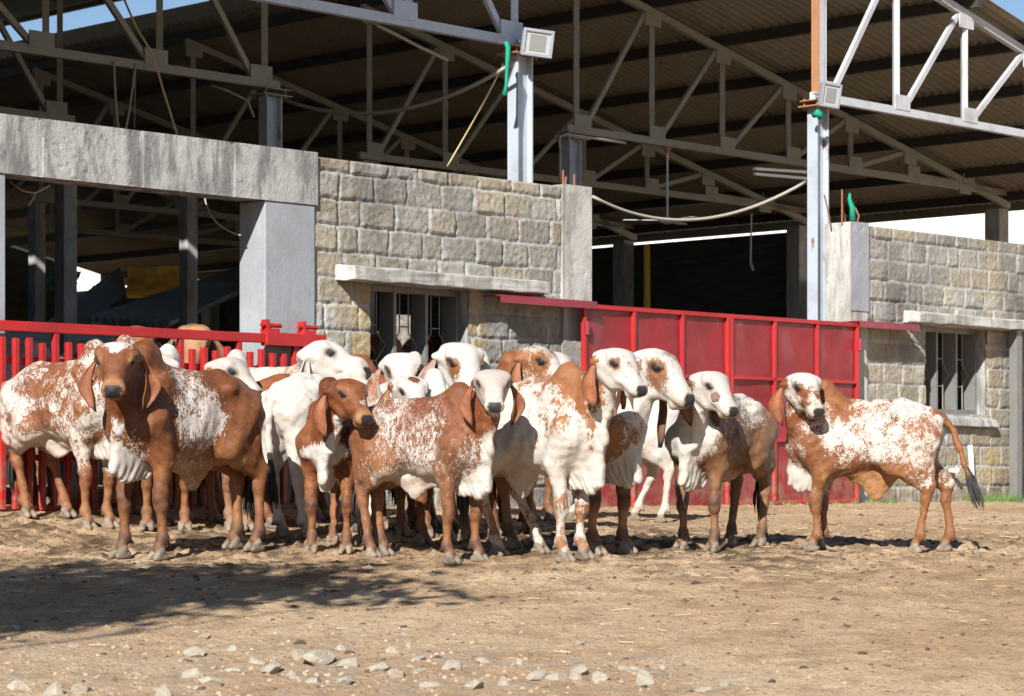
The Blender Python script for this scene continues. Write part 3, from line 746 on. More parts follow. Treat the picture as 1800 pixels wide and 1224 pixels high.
# ------------------------------------------------------------------ stones, clods, straw
def rock_mesh(name, seed, m, flat=.6, cuts=13):
    import bmesh
    r = random.Random(seed); bm = bmesh.new(); bmesh.ops.create_icosphere(bm, subdivisions=3, radius=1)
    pl = [(Vector((r.gauss(0,1), r.gauss(0,1), r.gauss(0,1))).normalized(), r.uniform(.40,.80)) for _ in range(cuts)]
    for vv in bm.verts:
        for n_, d_ in pl:
            e = vv.co.dot(n_)-d_
            if e > 0: vv.co -= n_*e
        vv.co *= 1+r.uniform(-.03,.03); vv.co.z *= flat
    me = bpy.data.meshes.new(name); bm.to_mesh(me); bm.free(); me.materials.append(m); return me
k = NT('grey_stone'); v = k.coord(); n1 = k.noise(v, 2.2, 5, .65); n2 = k.noise(v, 12, 4, .7)
c = k.mix(k.ramp(n1, .35, .65), (.43,.365,.275), (.54,.475,.375)); c = k.mix(k.ramp(n2, .5, .8, 0, .6), c, (.24,.18,.12))
k.set(Base_Color=c, Roughness=.9, Normal=k.bump(n2, .6, .1)); STONE = k.m
k = NT('dung_clod'); v = k.coord(); n1 = k.noise(v, 9, 4, .7)
k.set(Base_Color=k.mix(k.ramp(n1, .35, .7), (.055,.035,.020), (.15,.095,.052)), Roughness=.95, Normal=k.bump(n1, .6, .05)); CLOD = k.m
k = NT('dusty_gravel'); n1 = k.noise(k.coord(), 7, 2); k.set(Base_Color=k.mix(k.ramp(n1, .35, .65), (.30,.215,.135), (.40,.31,.215)), Roughness=.95); GRAV = k.m
rocks = [rock_mesh('stone', 50+i, STONE, .55+.06*i) for i in range(6)]
def stone(x, y, s, label, rz, src, group='stones lying in the foreground dirt', sq=1.0, tilt=0):
    o = bpy.data.objects.new('stone', rocks[src]); C.objects.link(o)
    o.location = (x, y, gz(x, y)+s*.12); o.scale = (s, s*sq, s*.85); o.rotation_euler = (tilt, tilt*.6, rz)
    return tag(o, label, 'stone', group)
rs = random.Random(5)
p = gp(1068, 1100); stone(p.x, p.y, .048, 'single pale angular stone sitting alone on bare dirt, right of centre', .6, 1, None, .8, .3)
p = gp(408, 1143); stone(p.x, p.y, .040, 'pale upright stone with a shaded right face among the foreground rubble', .2, 2, None, .8, .3)
p = gp(640, 1120); stone(p.x, p.y, .030, 'small white stone below the tree shadow, apart from the other rubble', 1.2, 3, None, .9)
p = gp(30, 1105); stone(p.x, p.y, .042, 'flat grey stone at the lower edge of the tree shadow by the left frame', 2.2, 0, None, .7)
SL = 'grey angular stone lying in the blurred rubble of the foreground'
for px, py, s in [(357,1122,.034),(340,1150,.055),(345,1190,.06),(450,1168,.055),(480,1182,.06),(560,1165,.09),(530,1160,.05),(410,1180,.045),(365,1205,.05),(255,1150,.028),(225,1140,.03),(185,1165,.028),
                  (130,1135,.026),(610,1175,.06),(660,1180,.05),(700,1190,.055),(740,1160,.04),(790,1175,.05),(850,1165,.04),(910,1170,.03),(940,1195,.05),(985,1195,.045),(1020,1185,.05),(1060,1195,.06),(1115,1180,.03),(1130,1200,.06),
                  (30,1215,.05),(90,1222,.06),(150,1218,.05),(290,1222,.05),(600,1205,.05),(760,1210,.05),(830,1212,.05),(880,1205,.04),(1240,1215,.04),(1280,1205,.03),(250,1095,.018),(130,1085,.016),(715,1118,.02),(565,1135,.02),(720,1140,.028),(690,1150,.03),(1010,1100,.012),(950,1140,.014)]:
    p = gp(px+rs.uniform(-6,6), py); stone(p.x, p.y, s*rs.uniform(1.0,1.5), SL, rs.uniform(0,6), rs.randrange(6), sq=rs.uniform(.65,1), tilt=rs.uniform(-.25,.25))
for _ in range(30):
    px, py = rs.uniform(250, 1180), rs.triangular(1125, 1224, 1180)
    p = gp(px, py); stone(p.x, p.y, rs.choice([.02,.025,.03,.035,.045,.06])*(.6+.4*(py-1100)/100), SL, rs.uniform(0,6), rs.randrange(6), sq=rs.uniform(.6,1), tilt=rs.uniform(-.3,.3))
def lump(mb, x, y, s, r, flat=.55):
    n = 6; a0 = r.uniform(0, 6); vs_ = []; z = gz(x, y)
    for zz, rr in ((-.25, 1.0), (.45*flat, .85*r.uniform(.7,1.1)), (.8*flat, .4)):
        for i in range(n):
            a = a0+2*PI*i/n; q = rr*r.uniform(.65, 1.2)
            vs_.append((x+math.cos(a)*s*q, y+math.sin(a)*s*q, z+s*zz*r.uniform(.7,1.25)))
    vs_.append((x, y, z+s*flat*.95))
    f = [(j*n+i, j*n+(i+1)%n, (j+1)*n+(i+1)%n, (j+1)*n+i) for j in (0,1) for i in range(n)]+[(2*n+i, 2*n+(i+1)%n, 3*n) for i in range(n)]
    mb.add(vs_, f)
mb = MB(); rs = random.Random(11)
for _ in range(15000):
    y = rs.gauss(16.0, 1.7) if rs.random() < .62 else rs.uniform(10, 24)
    x = rs.uniform(-.225, .225)*y
    if -(x-OX)*SA+(y-OY)*CA > -.25 or (y < 14.3 and rs.random() < .55): continue
    lump(mb, x, y, min(.04, .004+rs.expovariate(190)), rs)
tag(mb.build('dirt_clods', CLOD), 'dark clods of trampled earth and dung strewn around the hooves', 'clods', None, 'stuff')
mb = MB()
for _ in range(480):
    px, py = rs.gauss(560, 400), rs.gauss(1190, 42)
    if py < 1095 or px < -60 or px > 1500: continue
    p = gp(px, min(py, 1250)); lump(mb, p.x, p.y, rs.uniform(.005, .018), rs, .8)
tag(mb.build('gravel', GRAV), 'pale crushed gravel spread along the near edge of the yard', 'gravel', None, 'stuff')
k = NT('straw'); k.set(Base_Color=(.50,.40,.22), Roughness=.8); STRAW = k.m
mb = MB()
for _ in range(260):
    y = rs.uniform(11, 23); x = rs.uniform(-.22, .22)*y
    if -(x-OX)*SA+(y-OY)*CA > -.25: continue
    a = rs.uniform(0, PI); l = rs.uniform(.012, .05); z = gz(x, y)+.012
    d = Vector((math.cos(a), math.sin(a), rs.uniform(-.1,.1)))*l
    mb.bar(Vector((x, y, z))-d, Vector((x, y, z))+d, .004, .003)
tag(mb.build('straw', STRAW), 'stray straw stalks scattered over the yard', 'straw', None, 'stuff')
# grass tufts at the wall foot
k = NT('grass_blade'); k.set(Base_Color=(.10,.19,.035), Roughness=.6); GRASS = k.m
mb = MB()
for _ in range(900):
    if rs.random() < .72: u = rs.uniform(7.7, 10.2)
    elif rs.random() < .7: u = rs.gauss(5.7, .45)
    else: u = rs.uniform(3.9, 5)
    q = wp(u, 0, -rs.expovariate(6)-.03); z = zbase(u)-.01; hgt = rs.uniform(.03, .11)*(1.3 if u > 7.6 else .6)
    lean = Vector((rs.gauss(0,.4), rs.gauss(0,.4), 1)).normalized()*hgt
    s = Vector((rs.gauss(0,1), rs.gauss(0,1), 0)).normalized()*.006; b0 = Vector((q.x, q.y, z))
    mb.add([b0-s, b0+s, b0+lean*.6+s*.7, b0+lean, b0+lean*.6-s*.7], [(0,1,2,3,4)])
tag(mb.build('grass', GRASS), 'sparse green grass growing along the foot of the stone wall', 'grass', None, 'stuff')
# ------------------------------------------------------------------ masonry materials
def stone_block_mat():
    k = NT('quarry_stone_blockwork'); v = k.coord()
    n1 = k.noise(v, 3.0, 5, .65); n2 = k.noise(v, 26, 5, .75); n3 = k.noise(k.coord(scale=(1,1,.5)), 9, 4, .65)
    t = k.attr('tone'); m = k.attr('mortar')
    c = k.mix(t, (.26,.243,.205), (.41,.385,.33)); c = k.mix(k.math('MULTIPLY', k.attr('ochre'), .8), c, (.46,.33,.15))
    c = k.mix(k.ramp(n1, .48, .72, 0, .55), c, (.17,.155,.12)); c = k.mix(k.ramp(n3, .55, .75, 0, .5), c, (.36,.33,.24))
    c = k.mix(k.ramp(n2, .53, .66, 0, .75), c, (.11,.098,.08))
    mo = k.mix(k.ramp(n1, .35, .7), (.46,.45,.43), (.33,.325,.31)); mo = k.mix(k.ramp(n2, .5, .75, 0, .4), mo, (.18,.17,.16))
    c = k.mix(m, c, mo)
    c = k.mix(k.math('MULTIPLY', k.attr('grime_dark'), k.ramp(n3, .25, .6)), c, (.115,.108,.10))
    k.set(Base_Color=c, Roughness=.93, Specular_IOR_Level=.2, Normal=k.bump(n2, .8, .02, k.bump(n1, .4, .03)))
    return k.m
BLOCK = stone_block_mat()
def concrete_mat(name, col, dark, stain=.6, bumpy=.6):
    k = NT(name); v = k.coord(); n1 = k.noise(v, 1.6, 6, .65); n2 = k.noise(v, 30, 5, .75); n3 = k.noise(k.coord(scale=(1,1,.25)), 7, 5, .65); n4 = k.noise(v, 9, 6, .75)
    c = k.mix(k.ramp(n1, .35, .7), col, tuple(x*.78 for x in col))
    c = k.mix(k.math('MULTIPLY', k.ramp(n3, .41, .62), stain), c, dark)
    c = k.mix(k.ramp(n4, .57, .68, 0, .7*stain), c, tuple(x*.5 for x in dark))
    c = k.mix(k.ramp(n2, .60, .72, 0, .55), c, tuple(x*.6 for x in dark))
    k.set(Base_Color=c, Roughness=.88, Specular_IOR_Level=.25, Normal=k.bump(n2, bumpy*.7, .015, k.bump(n4, .2, .015)))
    return k.m
CONC = concrete_mat('rough_cast_concrete', (.43,.42,.395), (.12,.116,.108), .75, .9)
PLAST = concrete_mat('smooth_grey_render', (.335,.35,.37), (.24,.24,.24), .35, .35)
CONC2 = concrete_mat('pale_concrete', (.50,.485,.45), (.22,.20,.17), .7, .8)
rb = random.Random(3)
def relief(u0, u1, z0, z1, p, fn, m, name, parent, holes=(), st=.013):
    """front skin of a wall with real relief; fn(U,Z) -> (outward height, attributes)"""
    us = np.linspace(u0, u1, max(int((u1-u0)/st), 2)+1); zs = np.linspace(z0, z1, max(int((z1-z0)/st), 2)+1)
    for h0, h1, g0, g1 in holes:
        for a, q in ((us, h0), (us, h1), (zs, g0), (zs, g1)): a[np.abs(a-q).argmin()] = q
    U, Zz = np.meshgrid(us, zs); hgt, at = fn(U, Zz)
    edge = np.minimum.reduce([U-u0, u1-U, Zz-z0, z1-Zz]); hgt = np.where(edge < 1e-4, 0, hgt)
    pp = p-hgt
    P = np.stack([OX+U*CA-SA*pp, OY+U*SA+CA*pp, Zz], -1)
    mask = np.ones((len(zs)-1, len(us)-1), bool)
    uc, zc = .5*(us[1:]+us[:-1]), .5*(zs[1:]+zs[:-1])
    for h0, h1, g0, g1 in holes:
        mask &= ~((uc[None,:] > h0) & (uc[None,:] < h1) & (zc[:,None] > g0) & (zc[:,None] < g1))
    return grid_obj(name, P, m, at, parent, mask)
def block_fn(seed, z00, dark_box=None, ochre_near=None, ct=.2165):
    r = random.Random(seed); rows = {}
    for i in range(-2, 20):
        e = -6.0+r.uniform(0, .4); L = []
        while e < 14:
            w = r.choice([.36,.38,.35,.37,.30,.21,.33,.39]); L.append((e, w, r.random(), r.random(), r.uniform(-.008,.008))); e += w+.026
        rows[i] = L
    def fn(U, Zz):
        w1 = fbm(U*2.2, Zz*2.2, seed)*.06; w2 = fbm(U*9, Zz*9, seed+3)*.045+fbm(U*30, Zz*30, seed+4, 2)*.014
        Zr = (Zz-z00+w1*.25+w2*.35)/ct; ci = np.floor(Zr).astype(int); zf = (Zr-ci)*ct
        out = np.zeros_like(U); mor = np.ones_like(U); tone = np.zeros_like(U); och = np.zeros_like(U)
        Uw = U+w2*.8+w1*.2
        dz = np.minimum(zf, ct-zf)
        for i, L in rows.items():
            sel = ci == i
            if not sel.any(): continue
            es = np.array([q[0] for q in L]); k_ = np.clip(np.searchsorted(es, Uw[sel])-1, 0, len(L)-1)
            ws = np.array([q[1] for q in L])[k_]; du = np.minimum(Uw[sel]-es[k_], es[k_]+ws-Uw[sel])
            d = np.minimum(du, dz[sel]-.012)
            mor[sel] = np.clip(.5-d/.010, 0, 1)
            out[sel] = np.clip(d/.006, -1, 1)*.0085+np.array([q[4] for q in L])[k_]*(d > 0)
            tone[sel] = np.array([q[2] for q in L])[k_]; och[sel] = (np.array([q[3] for q in L])[k_] > .93)*.35
        out = out+fbm(U*7, Zz*7, seed+11)*.006+fbm(U*30, Zz*30, seed+12, 3)*.016*(1-mor*.4)+mor*np.maximum(fbm(U*11, Zz*11, seed+17), 0)*.03
        mor = np.maximum(mor, np.clip(fbm(U*3.5, Zz*5, seed+21)*6-.55, 0, 1)*.7)
        och = np.maximum(och, np.clip(fbm(U*1.3, Zz*1.6, seed+23)*3-.1, 0, .32))
        g = np.clip(fbm(U*.9, Zz*.9, seed+5)*2.2+.05, 0, .8)
        if dark_box is not None: g = np.maximum(g, dark_box(U, Zz))  # optional extra darker area, laid over the random grime
        if ochre_near is not None: och = np.maximum(och, ochre_near(U, Zz))
        g = g+np.clip((.55-Zz)/.3, 0, 1)*.4
        return out, {'tone': tone, 'mortar': mor, 'ochre': np.clip(och, 0, 1), 'grime_dark': np.clip(g, 0, 1)}
    return fn
def conc_fn(seed, amp=.006, joints=(), pits=.014):
    def fn(U, Zz):
        out = fbm(U*3, Zz*3, seed)*amp*1.6+fbm(U*20, Zz*20, seed+1)*amp
        pt = np.maximum(vnoise(U*38, Zz*38, seed+2)-.80, 0)*np.clip(fbm(U*1.3, Zz*2.2, seed+4)*5+.4, 0, 1)
        out = out-pt*pits*5
        for j in joints:
            w = U-j+fbm(Zz*4, Zz*0, seed+9)*.02; out = out-.014*np.exp(-(w/.010)**2)
            out = out+np.clip(w/.02, -.5, .5)*.006*np.exp(-(w/.1)**2)
        return out, {}
    return fn
U_ = lambda px, py=600, p=0: wuv(px, py, p)[0]
# ------------------------------------------------------------------ left front: concrete portal, stone wall with window
uJ, uP, uE, uW0 = U_(467), U_(555), U_(1040), -6.4
portal = empty('concrete_portal', wp(uP, zbase(-2)), 'grey concrete portal of beam and pier framing the wide pen opening on the left', 'portal')
relief(uW0, uP+.02, 2.70, 3.13, -.004, conc_fn(1, .0035, (U_(248), U_(410), U_(72))), CONC, 'beam_face', portal)
MB().wbox(uW0, uP+.02, .0, .30, 2.705, 3.125).build('beam', CONC, portal, bevel=.012)
MB().wbox(uJ, uP, .006, .33, .0, 2.70).build('pier', PLAST, portal, bevel=.01)
MB().wbox(U_(-60), U_(11), .006, .33, .0, 2.70).build('pier', PLAST, portal, bevel=.01)
wall = empty('stone_wall', wp(uP, zbase(0)), 'quarry stone block wall with a barred window, between the grey portal and the red sheet gate', 'wall', 'stone walls of the shed front')
wz0, wz1 = .86, 2.10; wu0, wu1 = U_(655), U_(828)
uC = U_(990)
gb = lambda U, Zz: np.where((U > wu1+.15) & (Zz < 2.0), .45*np.clip(fbm(U*2.5, Zz*2.5, 77)*3+.6, 0, 1), 0)  # blotchy darker area right of the window, below hood height
on = lambda U, Zz: np.where(((U < wu0) & (U > wu0-.2) | (U > wu1) & (U < wu1+.2)) & (Zz < 2.1), .9, 0)
relief(uP+.0, uC+.01, .05, 3.10, .035, block_fn(21, .18, gb, on), BLOCK, 'blockwork', wall, [(wu0, wu1, wz0, wz1)])
mb = MB().wbox(uP+.005, wu0-.001, .05, .33, .05, 3.098).wbox(wu1+.001, uE-.06, .05, .33, .05, 3.098).wbox(wu0, wu1, .05, .33, .05, wz0-.001).wbox(wu0, wu1, .05, .33, wz1+.001, 3.098)
mb.build('wall_core', CONC, wall)
relief(uC, uE, .05, 3.12, -.003, conc_fn(31, .005, (), .018), CONC2, 'end_column', wall)
MB().wbox(uC+.002, uE-.002, .008, .335, .05, 3.118).build('column_core', CONC2, wall)
mb = MB()
s0, s1 = U_(612, 480, -.12), U_(962, 490, -.12)
mb.hexa([wp(s0,2.10,-.19), wp(s1,2.10,-.15), wp(s1,2.10,.04), wp(s0,2.10,.04), wp(s0,2.215,-.19), wp(s1,2.205,-.15), wp(s1,2.235,.04), wp(s0,2.235,.04)])
sl_ = mb.build('window_hood', CONC2, wall, bevel=.012)
def rough(o, cuts, amp, seed):
    """subdivide and roughen an edge-worn concrete piece"""
    import bmesh
    bm = bmesh.new(); bm.from_mesh(o.data); bmesh.ops.subdivide_edges(bm, edges=bm.edges[:], cuts=cuts, use_grid_fill=True)
    for vv in bm.verts:
        c_ = vv.co; vv.co += Vector((fbm(np.array(c_.x*9), np.array(c_.z*9), seed), fbm(np.array(c_.y*9), np.array(c_.z*7), seed+1), fbm(np.array(c_.x*8), np.array(c_.y*8), seed+2)))*amp
    bm.to_mesh(o.data); bm.free()
rough(sl_, 12, .035, 5)
MET = paint('grey_painted_steel', (.20,.197,.187), .5, .2, .5, (.16,.11,.07), 6, .15)
METD = paint('grille_steel', (.30,.27,.22), .6, .3, .5, (.10,.07,.05), 6, .15)
def window(parent, u0, u1, z0, z1, n, p=.15):
    fr = MB(); d = .10
    f = (MB().wbox(u0, u1, p, p+d, z1-.05, z1).wbox(u0, u1, p, p+d, z0, z0+.05)).build('window_frame', MET, parent)
    for i in range(n+1):
        uu = u0+.02+(u1-u0-.04)*i/n
        MB().wbox(uu-.016, uu+.016, p-.004, p+.18, z0+.002, z1-.002).build('mullion', MET, f)
    for i in range(n):
        a, b = u0+.02+(u1-u0-.04)*i/n+.03, u0+.02+(u1-u0-.04)*(i+1)/n-.02
        g = MB(); m = .5*(a+b); w = (b-a); q = p+.09
        def seg(*pts): g.tube([wp(x, z, q) for x, z in pts], .0065, 5)
        zz = z1
        pat = [(0, .30), (.30, .62), (.62, .94), (.94, 1.24)]
        for s in (-1, 1):
            c0, c1 = m+s*w*.16, m+s*w*.5; pts = [(c0, z1)]
            t = z1-.38
            while t > z0+.1:
                pts += [(c0, t), (c1-.004*s, t-.12), (c0, t-.24), ]; t -= .60
                if t > z0+.1: pts += [(c0, t+.02)]
            pts.append((c0, z0+.02)); seg(*pts)
        t = z1-.33
        while t > z0+.15:
            seg((m-w*.16, t), (m+w*.16, t)); t -= .30
        g.build('grille', METD, f)
    return f
window(wall, wu0, wu1, wz0, wz1, 3)
# rebar stubs and wire on the wall end
RUST = paint('rusty_rebar', (.30,.13,.07), .8, .2, .3, (.20,.08,.04), 10)
def rebars(parent, pts):
    for u, z, p, l, tu, tp in pts:
        a = wp(u, z-.03, p); MB().tube([a, a+DZ*l*.5+DU*tu*.4, a+DZ*l+DU*tu+DN*tp], .009, 5).build('rebar', RUST, parent)
rebars(wall, [(U_(1004), 3.12, .1, .17, .0, 0), (U_(1018), 3.12, .06, .14, 0, 0), (U_(1028), 3.12, .25, .14, .02, 0)])
# ------------------------------------------------------------------ right front
uR, uR2 = U_(1495), 11.2
rw = empty('stone_wall', wp(uR, zbase(7)), 'quarry stone block wall with narrow window, at the right end behind the freckled heifer', 'wall', 'stone walls of the shed front')
v0, v1 = U_(1630), U_(1737); y0, y1 = 1.14, 2.08; uK = U_(1527)
gb2 = lambda U, Zz: np.where((U > v1+.1) & (Zz < 2.1), .35, 0)  # uniformly darker area right of the narrow window
relief(uK-.01, uR2, .02, 3.08, .03, block_fn(47, .14, gb2, lambda U, Zz: np.clip((Zz < .75)*.5+(U > v1)*(U < v1+.3)*.5, 0, 1)), BLOCK, 'blockwork', rw, [(v0, v1, y0, y1)], .015)
MB().wbox(uR+.01, v0-.001, .046, .33, .02, 3.078).wbox(v1+.001, uR2, .046, .33, .02, 3.078).wbox(v0, v1, .046, .33, .02, y0-.001).wbox(v0, v1, .046, .33, y1+.001, 3.078).build('wall_core', CONC, rw)
relief(uR, uK, 2.18, 3.10, -.003, conc_fn(41, .005, (), .02), PLAST, 'end_column', rw)
MB().wbox(uR, uK-.002, .006, .335, .02, 3.095).build('column_core', CONC2, rw, bevel=.012)
mb = MB(); s0 = U_(1608, 550, -.12)
mb.hexa([wp(s0,2.09,-.19), wp(s0+2.9,2.09,-.19), wp(s0+2.9,2.09,.04), wp(s0,2.09,.04), wp(s0,2.19,-.19), wp(s0+2.9,2.19,-.19), wp(s0+2.9,2.225,.04), wp(s0,2.225,.04)])
h2 = mb.build('window_hood', CONC2, rw, bevel=.012); rough(h2, 14, .035, 9)
mb = MB().hexa([wp(v0-.1,1.02,-.05), wp(v1+.16,1.0,-.05), wp(v1+.16,1.0,.03), wp(v0-.1,1.02,.03), wp(v0-.1,1.10,-.03), wp(v1+.14,1.08,-.03), wp(v1+.14,1.11,.03), wp(v0-.1,1.13,.03)])
si = mb.build('window_sill', CONC, rw, bevel=.01); rough(si, 6, .03, 12)
window(rw, v0, v1, y0, y1, 3)
rebars(rw, [(U_(1487), 3.1, .2, .30, -.1, 0), (U_(1494), 3.1, .1, .36, 0, 0), (U_(1507), 3.1, .15, .24, -.06, 0), (U_(1512), 3.1, .05, .2, .12, .1)])
# corner post at the right edge and white pipe against the wall
up_ = U_(1788, 700, -.14); mb = MB().wbox(up_, up_+.10, -.14, -.04, .1, 2.08)
cp = mb.build('drain_post', MET); tag(cp, 'light grey square post standing against the stone wall at the right edge', 'post')
k = NT('white_pvc'); k.set(Base_Color=(.78,.76,.70), Roughness=.4); PVC = k.m
tag(MB().tube([wp(U_(1712, 800, -.08), .12, -.08), wp(U_(1710, 800, -.08), .5, -.07), wp(U_(1708, 800, -.08), .80, -.06)], .028, 10).build('white_pipe', PVC, None, True), 'short white plastic pipe standing at the foot of the stone wall', 'pipe')
tag(MB().tube([wp(U_(1683, 800, -.08), .52, .03), wp(U_(1683, 800, -.08), .52, -.10)], .026, 10).build('outlet_pipe', PVC, None, True), 'white pipe stub poking out of the stone wall below the window', 'pipe')
# ------------------------------------------------------------------ red steelwork
def red(name, col, rough=.38, sheen=0):
    k = NT(name); v = k.coord(); n1 = k.noise(v, 1.7, 4, .6); n2 = k.noise(v, 30, 3); n3 = k.noise(k.coord(scale=(1,1,.5)), 6, 5, .7)
    c = k.mix(k.ramp(n1, .3, .7), col, tuple(x*.7 for x in col)); n4 = k.noise(v, .9, 5, .6); c = k.mix(k.ramp(n4, .48, .75, 0, .22), c, (.38,.10,.09)); n6 = k.noise(v, 5, 6, .75); sx = k.n('ShaderNodeSeparateXYZ'); k.l(v, sx.inputs[0]); c = k.mix(k.math('MULTIPLY', k.ramp(sx.outputs[2], .62, .02), k.ramp(n6, .42, .62, 0, .8)), c, (.25,.16,.10)); n5 = k.noise(v, 14, 6, .8); c = k.mix(k.ramp(n5, .62, .72, 0, .6), c, (.24,.10,.07)); c = k.mix(k.ramp(n3, .60, .78, 0, .45), c, (.20,.06,.045)); c = k.mix(k.ramp(n2, .62, .72, 0, .3), c, (.30,.12,.09))
    k.set(Base_Color=c, Roughness=k.ramp(n1, .3, .7, rough-.06, rough+.10), Normal=k.bump(n2, .08, .01, k.bump(n1, .25, .05)), Coat_Weight=.15)
    return k.m
REDS, REDF, REDT = red('red_sheet_paint', (.27,.017,.023), .46), red('bright_red_frame_paint', (.44,.018,.018), .46), red('dark_red_trim_paint', (.28,.03,.045), .45)
g0, g1 = U_(1027, 700, -.145), U_(1511, 700, -.145); gz0, gz1 = .20, 2.04
def leaf(u0, u1, label, zb):
    t = empty('gate_leaf', wp(.5*(u0+u1), zb, -.12), label, 'gate', 'leaves of the red sheet gate')
    w = .042; n = 3; pf = -.145
    def tube(a, b, name, d=.045): MB().wbox(*a, pf, pf+d, *b).build(name, REDF, t, bevel=.005)
    zs_ = [zb, zb+(gz1-zb)*.345, zb+(gz1-zb)*.67, gz1]
    tube((u0, u0+w), (zb, gz1), 'stile'); tube((u1-w, u1), (zb, gz1), 'stile')
    for z in (zb, gz1-w): tube((u0+w, u1-w), (z, z+w), 'rail')
    for i in (1, 2): tube((u0+(u1-u0)*i/n-w*.45, u0+(u1-u0)*i/n+w*.45), (zb+w, gz1-w), 'mullion', .043)
    for z in zs_[1:3]: tube((u0+w, u1-w), (z-.018, z+.018), 'rail', .040)
    for i in range(n):
        for j in range(3):
            a, b = u0+(u1-u0)*i/n, u0+(u1-u0)*(i+1)/n; c_, d = zs_[j], zs_[j+1]
            sd_ = rb.randrange(999)
            def dent(U, Zz, a=a, b=b, c_=c_, d=d, sd_=sd_):
                q = np.clip(np.minimum.reduce([U-a, b-U, Zz-c_, d-Zz])/.12, 0, 1)
                return (fbm(U*2.6, Zz*2.2, sd_, 2)*.05+fbm(U*9, Zz*9, sd_+4, 2)*.006)*q, {}
            relief(a+.01, b-.01, c_+.005, d-.005, -.112, dent, REDS, 'sheet_panel', t, st=.03)
    MB().wbox(u0+.012, u1-.012, -.098, -.094, zb+.006, gz1-.006).build('back_sheet', REDS, t)
    return t
gm = .5*(g0+g1)
gl = leaf(g0, gm-.008, 'left leaf of the red sheet steel gate, beside the stone wall with window hood', .165)
gr = leaf(gm+.008, g1, 'right leaf of the red sheet steel gate, behind the pale faced heifer', .195)
for t_, q_, zb_ in ((gl, gm-.03, 1.16), (gr, gm+.03, 1.16)):
    MB().wbox(q_-.10 if t_ is gl else q_-.02, q_+.02 if t_ is gl else q_+.10, -.19, -.146, zb_-.02, zb_+.03).build('latch', REDT, t_, bevel=.004)
for t_, q_ in ((gl, g0+.02), (gr, g1-.02)):
    for z_ in (.45, 1.12, 1.82): MB().tube([wp(q_, z_-.06, -.165), wp(q_, z_+.06, -.165)], .022, 8).build('hinge', REDT, t_)
for a, b, lab in ((U_(880, 520, -.19), g0+.12, 'short dark red steel gate cover fixed to the stone wall left of the gate'), (g1-.06, U_(1616, 580, -.19), 'short dark red steel gate cover fixed to the stone wall right of the gate')):
    mb = MB().wbox(a, b, -.19, .03, 2.055, 2.062).wbox(a, b, -.195, -.19, 1.995, 2.062)
    tag(mb.build('gate_cover', REDT), lab, 'gate cover', 'red covers above the gate')
# rail gate of the pen
rg = empty('rail_gate', wp(-3, zbase(-3), -.1), 'bright red steel rail gate with upright pickets across the pen opening', 'gate')
ra, rz_ = -6.0, U_(571, 600, -.1)
def rbar(name, u0, u1, z0, z1, p0=-.10, p1=-.05): return MB().wbox(u0, u1, p0, p1, z0, z1).build(name, REDF, rg, bevel=.006)
rend = U_(541, 700, -.1)
rbar('top_rail', ra, U_(466, 600, -.1), 1.555, 1.63)
rbar('top_rail', U_(466, 600, -.1)+.001, rz_, 1.535, 1.64, -.125, -.045)
rbar('rail', ra, rend-.05, 1.32, 1.375, -.05, -.015); rbar('rail', ra, rend-.05, .235, .295, -.05, -.015); rbar('rail', ra, rend-.05, .62, .665, -.05, -.015)
uu = -5.95; i = 0
while uu < rend-.1:
    t = 1.495+rb.uniform(-.02,.02)
    if i % 5 == 0: t = 1.554
    rbar('picket', uu, uu+.044, .27+rb.uniform(-.015,.015), t, -.098, -.052); uu += .1155; i += 1
rbar('end_post', rend-.05, rend, .235, 1.534, -.099, -.05)
for px in (482, 546):
    q = U_(px, 600, -.1); h_ = MB().wbox(q-.06, q+.06, -.10, .0, 1.641, 1.672).build('hinge', REDF, rg)
    MB().tube([wp(q-.09, 1.70, -.05), wp(q+.11, 1.70, -.05)], .019, 8).build('hinge_pin', REDF, h_)
    MB().wbox(q-.05, q-.02, -.07, .0, 1.672, 1.745).build('hinge_plate', REDF, h_)
# ------------------------------------------------------------------ the shed
shed = empty('cattle_shed', wp(3.5, .2, .45), 'open steel framed cattle shed with corrugated roof rising behind the stone wall', 'shed')
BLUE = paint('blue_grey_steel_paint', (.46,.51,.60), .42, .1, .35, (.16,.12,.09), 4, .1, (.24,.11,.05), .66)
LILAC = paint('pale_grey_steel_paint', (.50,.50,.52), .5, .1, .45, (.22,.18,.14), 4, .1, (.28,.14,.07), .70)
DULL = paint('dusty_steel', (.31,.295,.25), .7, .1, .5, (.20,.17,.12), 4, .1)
COLP = paint('weathered_column_paint', (.42,.47,.53), .5, .1, .35, (.2,.14,.09), 2.5, .12, (.22,.10,.045), .60)
RUSTP = paint('orange_rust_steel', (.36,.175,.08), .8, .1, .4, (.25,.10,.04), 5, .2)
GAL = paint('old_galvanised_sheet', (.27,.25,.205), .7, .2, .4, (.17,.13,.09), 1.2, .1, (.16,.10,.065), .64)
DARKB = paint('dark_purlin_steel', (.045,.04,.036), .7, .1, .3, (.05,.03,.02), 3)
GREYC = concrete_mat('grey_concrete_post', (.40,.39,.37), (.18,.17,.16), .6, .6)
uA, uB, zt = 1.28, 5.78, 4.37
LW, STEP, NROW = 8.86, 3.5, 8
